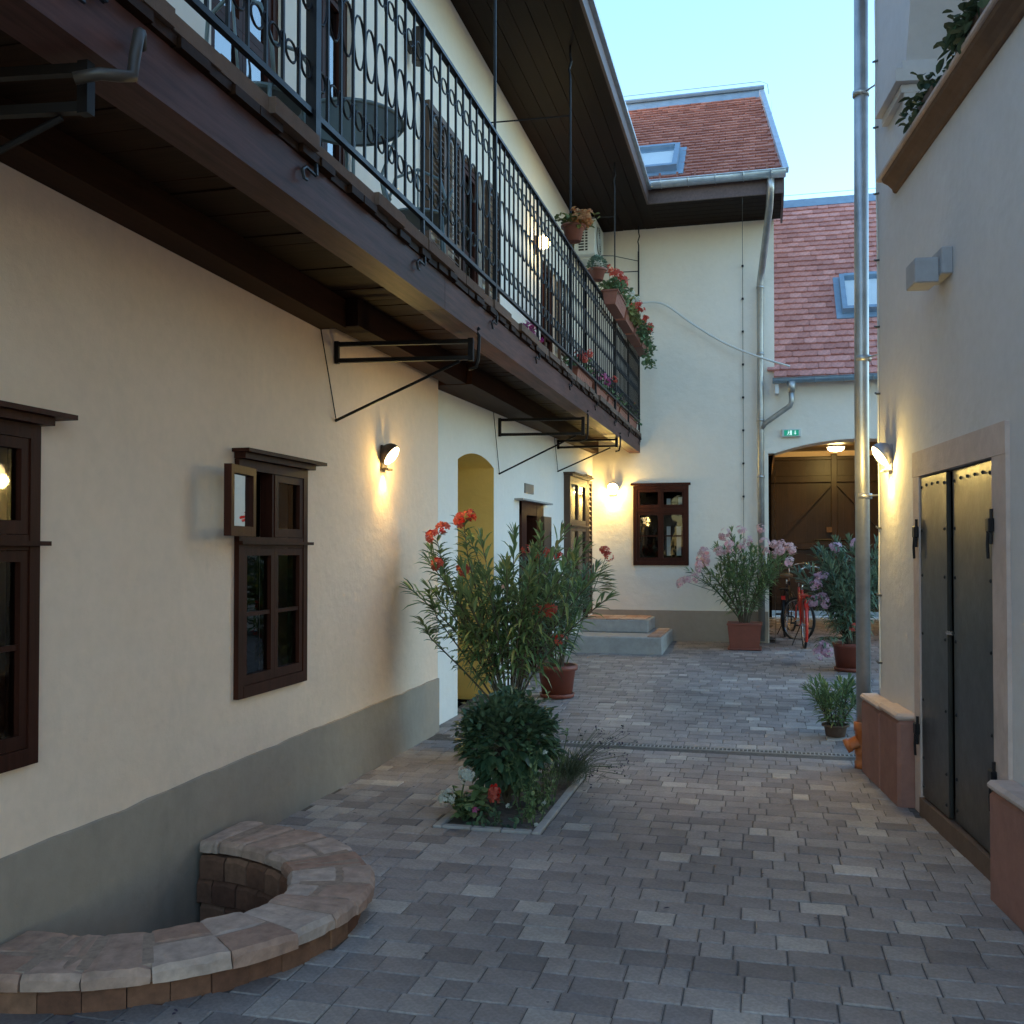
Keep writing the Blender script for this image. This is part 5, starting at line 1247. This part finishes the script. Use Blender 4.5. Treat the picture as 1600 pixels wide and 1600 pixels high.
# ================================================================== BALCONY FURNITURE, AIR CONDITIONER, WIRES, SIGNS
t = thing('bistro_table', 'round glass-topped table on the balcony behind the railing', 'table', (-2.22, 5.12, bz(5.1, 3.29)))
m_ = MB(); m_.lathe([(.285,.690),(.285,.697)], 28); m_.build('glass_top', M_tableglass, t)
m_ = MB(); m_.ring((0,0,.692), (1,0,0), (0,1,0), .295, .295, .012, 32, 6); m_.build('top_ring', M_chair, t, True)
for a in range(4):
    c, s_ = math.cos(a*1.5708+.5), math.sin(a*1.5708+.5); m_ = MB(); m_.tube([(c*.27,s_*.27,.68),(c*.17,s_*.17,.4),(c*.25,s_*.25,0)], .010, 6); m_.build('leg', M_chair, t, True)
def chair(loc, rz, label):
    t = thing('metal_chair', label, 'chair', loc, rz, 'metal chairs on the balcony'); m_ = MB(); m_.lathe([(.19,.43),(.20,.44),(.19,.455)], 20); m_.build('seat', M_chair, t)
    m_ = MB(); m_.tube([(-.17,.12,.44),(-.19,.17,.62),(-.15,.20,.78),(0,.22,.85),(.15,.20,.78),(.19,.17,.62),(.17,.12,.44)], .010, 6); m_.tube([(0,.16,.45),(0,.21,.84)], .007, 5); m_.build('backrest', M_chair, t, True)
    for s_ in (-1, 1):
        m_ = MB(); m_.tube([(s_*.18,.16,.62),(s_*.22,.0,.64),(s_*.21,-.14,.58),(s_*.17,-.12,.44)], .009, 6); m_.build('armrest', M_chair, t, True)
        for q in (-1, 1): m_ = MB(); m_.tube([(s_*.15,q*.13,.44),(s_*.18,q*.17,0)], .010, 6); m_.build('leg', M_chair, t, True)
chair((-2.15, 6.05, bz(6, 3.29)), R(20), 'grey metal chair just beyond the round glass table'); chair((-2.30, 4.25, bz(4.2, 3.29)), R(170), 'grey metal chair on the near side of the glass table')
t = thing('air_conditioner', 'white outdoor air conditioner unit on the wall at the end of the balcony', 'air conditioner', (-2.70, 14.42, 5.98))
m_ = MB(); m_.cbox(.02, .34, 0, .80, 0, .55, .012); m_.build('case', M_ac, t)
for i in range(11):
    for x0 in (.09, .19): m_ = MB(); m_.box(x0, x0+(.08 if x0 < .1 else .035), -.004, .001, .06+i*.042, .084+i*.042); m_.build('vent_slot', M_black, t)
m_ = MB(); m_.lathe([(.21,0),(.21,.006),(.001,.008)], 24, Matrix.Translation((.341,.32,.28)) @ Matrix.Rotation(R(90),4,'Y')); m_.build('fan_recess', M_black, t)
m_ = MB()
for k in range(6): m_.ring((.356,.32,.28), (0,1,0), (0,0,1), .035*(k+1), .035*(k+1), .004, 24, 4)
m_.build('fan_grille', M_ac, t, True)
for y_ in (.15, .65): m_ = MB(); m_.box(-.02, .34, y_-.015, y_+.015, -.03, -.002); m_.build('wall_bracket', M_ac, t)
def arc_pts(p, n=10):
    out = []
    P_ = [Vector(p[0])]+[Vector(q) for q in p]+[Vector(p[-1])]
    for i in range(1, len(P_)-2):
        for k in range(n):
            u = k/n; a, b, c, d = P_[i-1:i+3]; out.append(.5*((2*b)+(c-a)*u+(2*a-5*b+4*c-d)*u*u+(3*b-a-3*c+d)*u**3))
    return out+[P_[-2]]
t = thing('slack_white_cable', 'slack white cable drooping across the far facade to the roof', 'cable')
m_ = MB(); m_.tube(arc_pts([(-1.84,15.20,5.40),(-1.45,15.25,5.38),(-1.0,15.28,5.05),(-.5,15.28,4.72),(0,15.22,4.48),(.42,15.18,4.32)]), .016, 6); m_.build('cable', M_cable, t, True)
t = thing('lightning_conductor', 'thin vertical conductor with clips on the far facade', 'cable', (-.26, 15.39, 0))
m_ = MB(); m_.tube([(.03,-1.15,6.8),(.02,-1.1,6.5),(0,-.03,6.2),(0,-.02,5.95),(0,-.02,.7)], .004, 5); m_.build('wire', M_dcable, t)
for i in range(11): m_ = MB(); m_.cbox(-.016,.016,-.04,.0,.9+i*.5,.93+i*.5,.005); m_.build('clip', M_iron, t)
t = thing('antenna_frame', 'thin black rod frame beside the air conditioner at the balcony end', 'rod', (-1.84, 15.36, 0))
m_ = MB(); m_.tube([(0,0,4.6),(0,0,6.25)], .009, 5); m_.build('upright', M_iron, t); m_ = MB(); m_.tube([(0,0,6.10),(-.35,-.3,6.12),(-.8,-.5,6.1)], .006, 5); m_.build('crossbar', M_iron, t)
t = thing('exit_sign', 'small green emergency exit sign above the gateway', 'sign', (.44, 15.398, 3.355))
m_ = MB(); m_.cbox(-.14,.14,-.05,0,-.06,.06,.008); m_.build('housing', M_ac, t); m_ = MB(); m_.box(-.105,.105,-.056,-.051,-.042,.042); m_.build('green_panel', M_exit, t)
m_ = MB()
for pts in ([(-.045,.026),(-.033,.026),(-.033,.034),(-.045,.034)], [(-.052,.018),(-.030,.020),(-.036,-.004),(-.050,-.004)], [(-.050,-.004),(-.040,-.004),(-.058,-.032),(-.066,-.030)], [(-.044,-.004),(-.036,-.004),(-.026,-.032),(-.034,-.032)], [(-.030,.018),(-.018,.006),(-.022,.002),(-.034,.012)],
            [(-.018,-.034),(.006,-.034),(.006,.036),(-.018,.036)], [(.048,.032),(.060,.032),(.060,-.004),(.048,-.004)], [(.036,-.004),(.072,-.004),(.054,-.032),(.054,-.032)]):
    m_.add([(x,-.058,z) for x, z in pts], [(0,1,2,3)])
m_.build('pictogram', M_exitw, t)
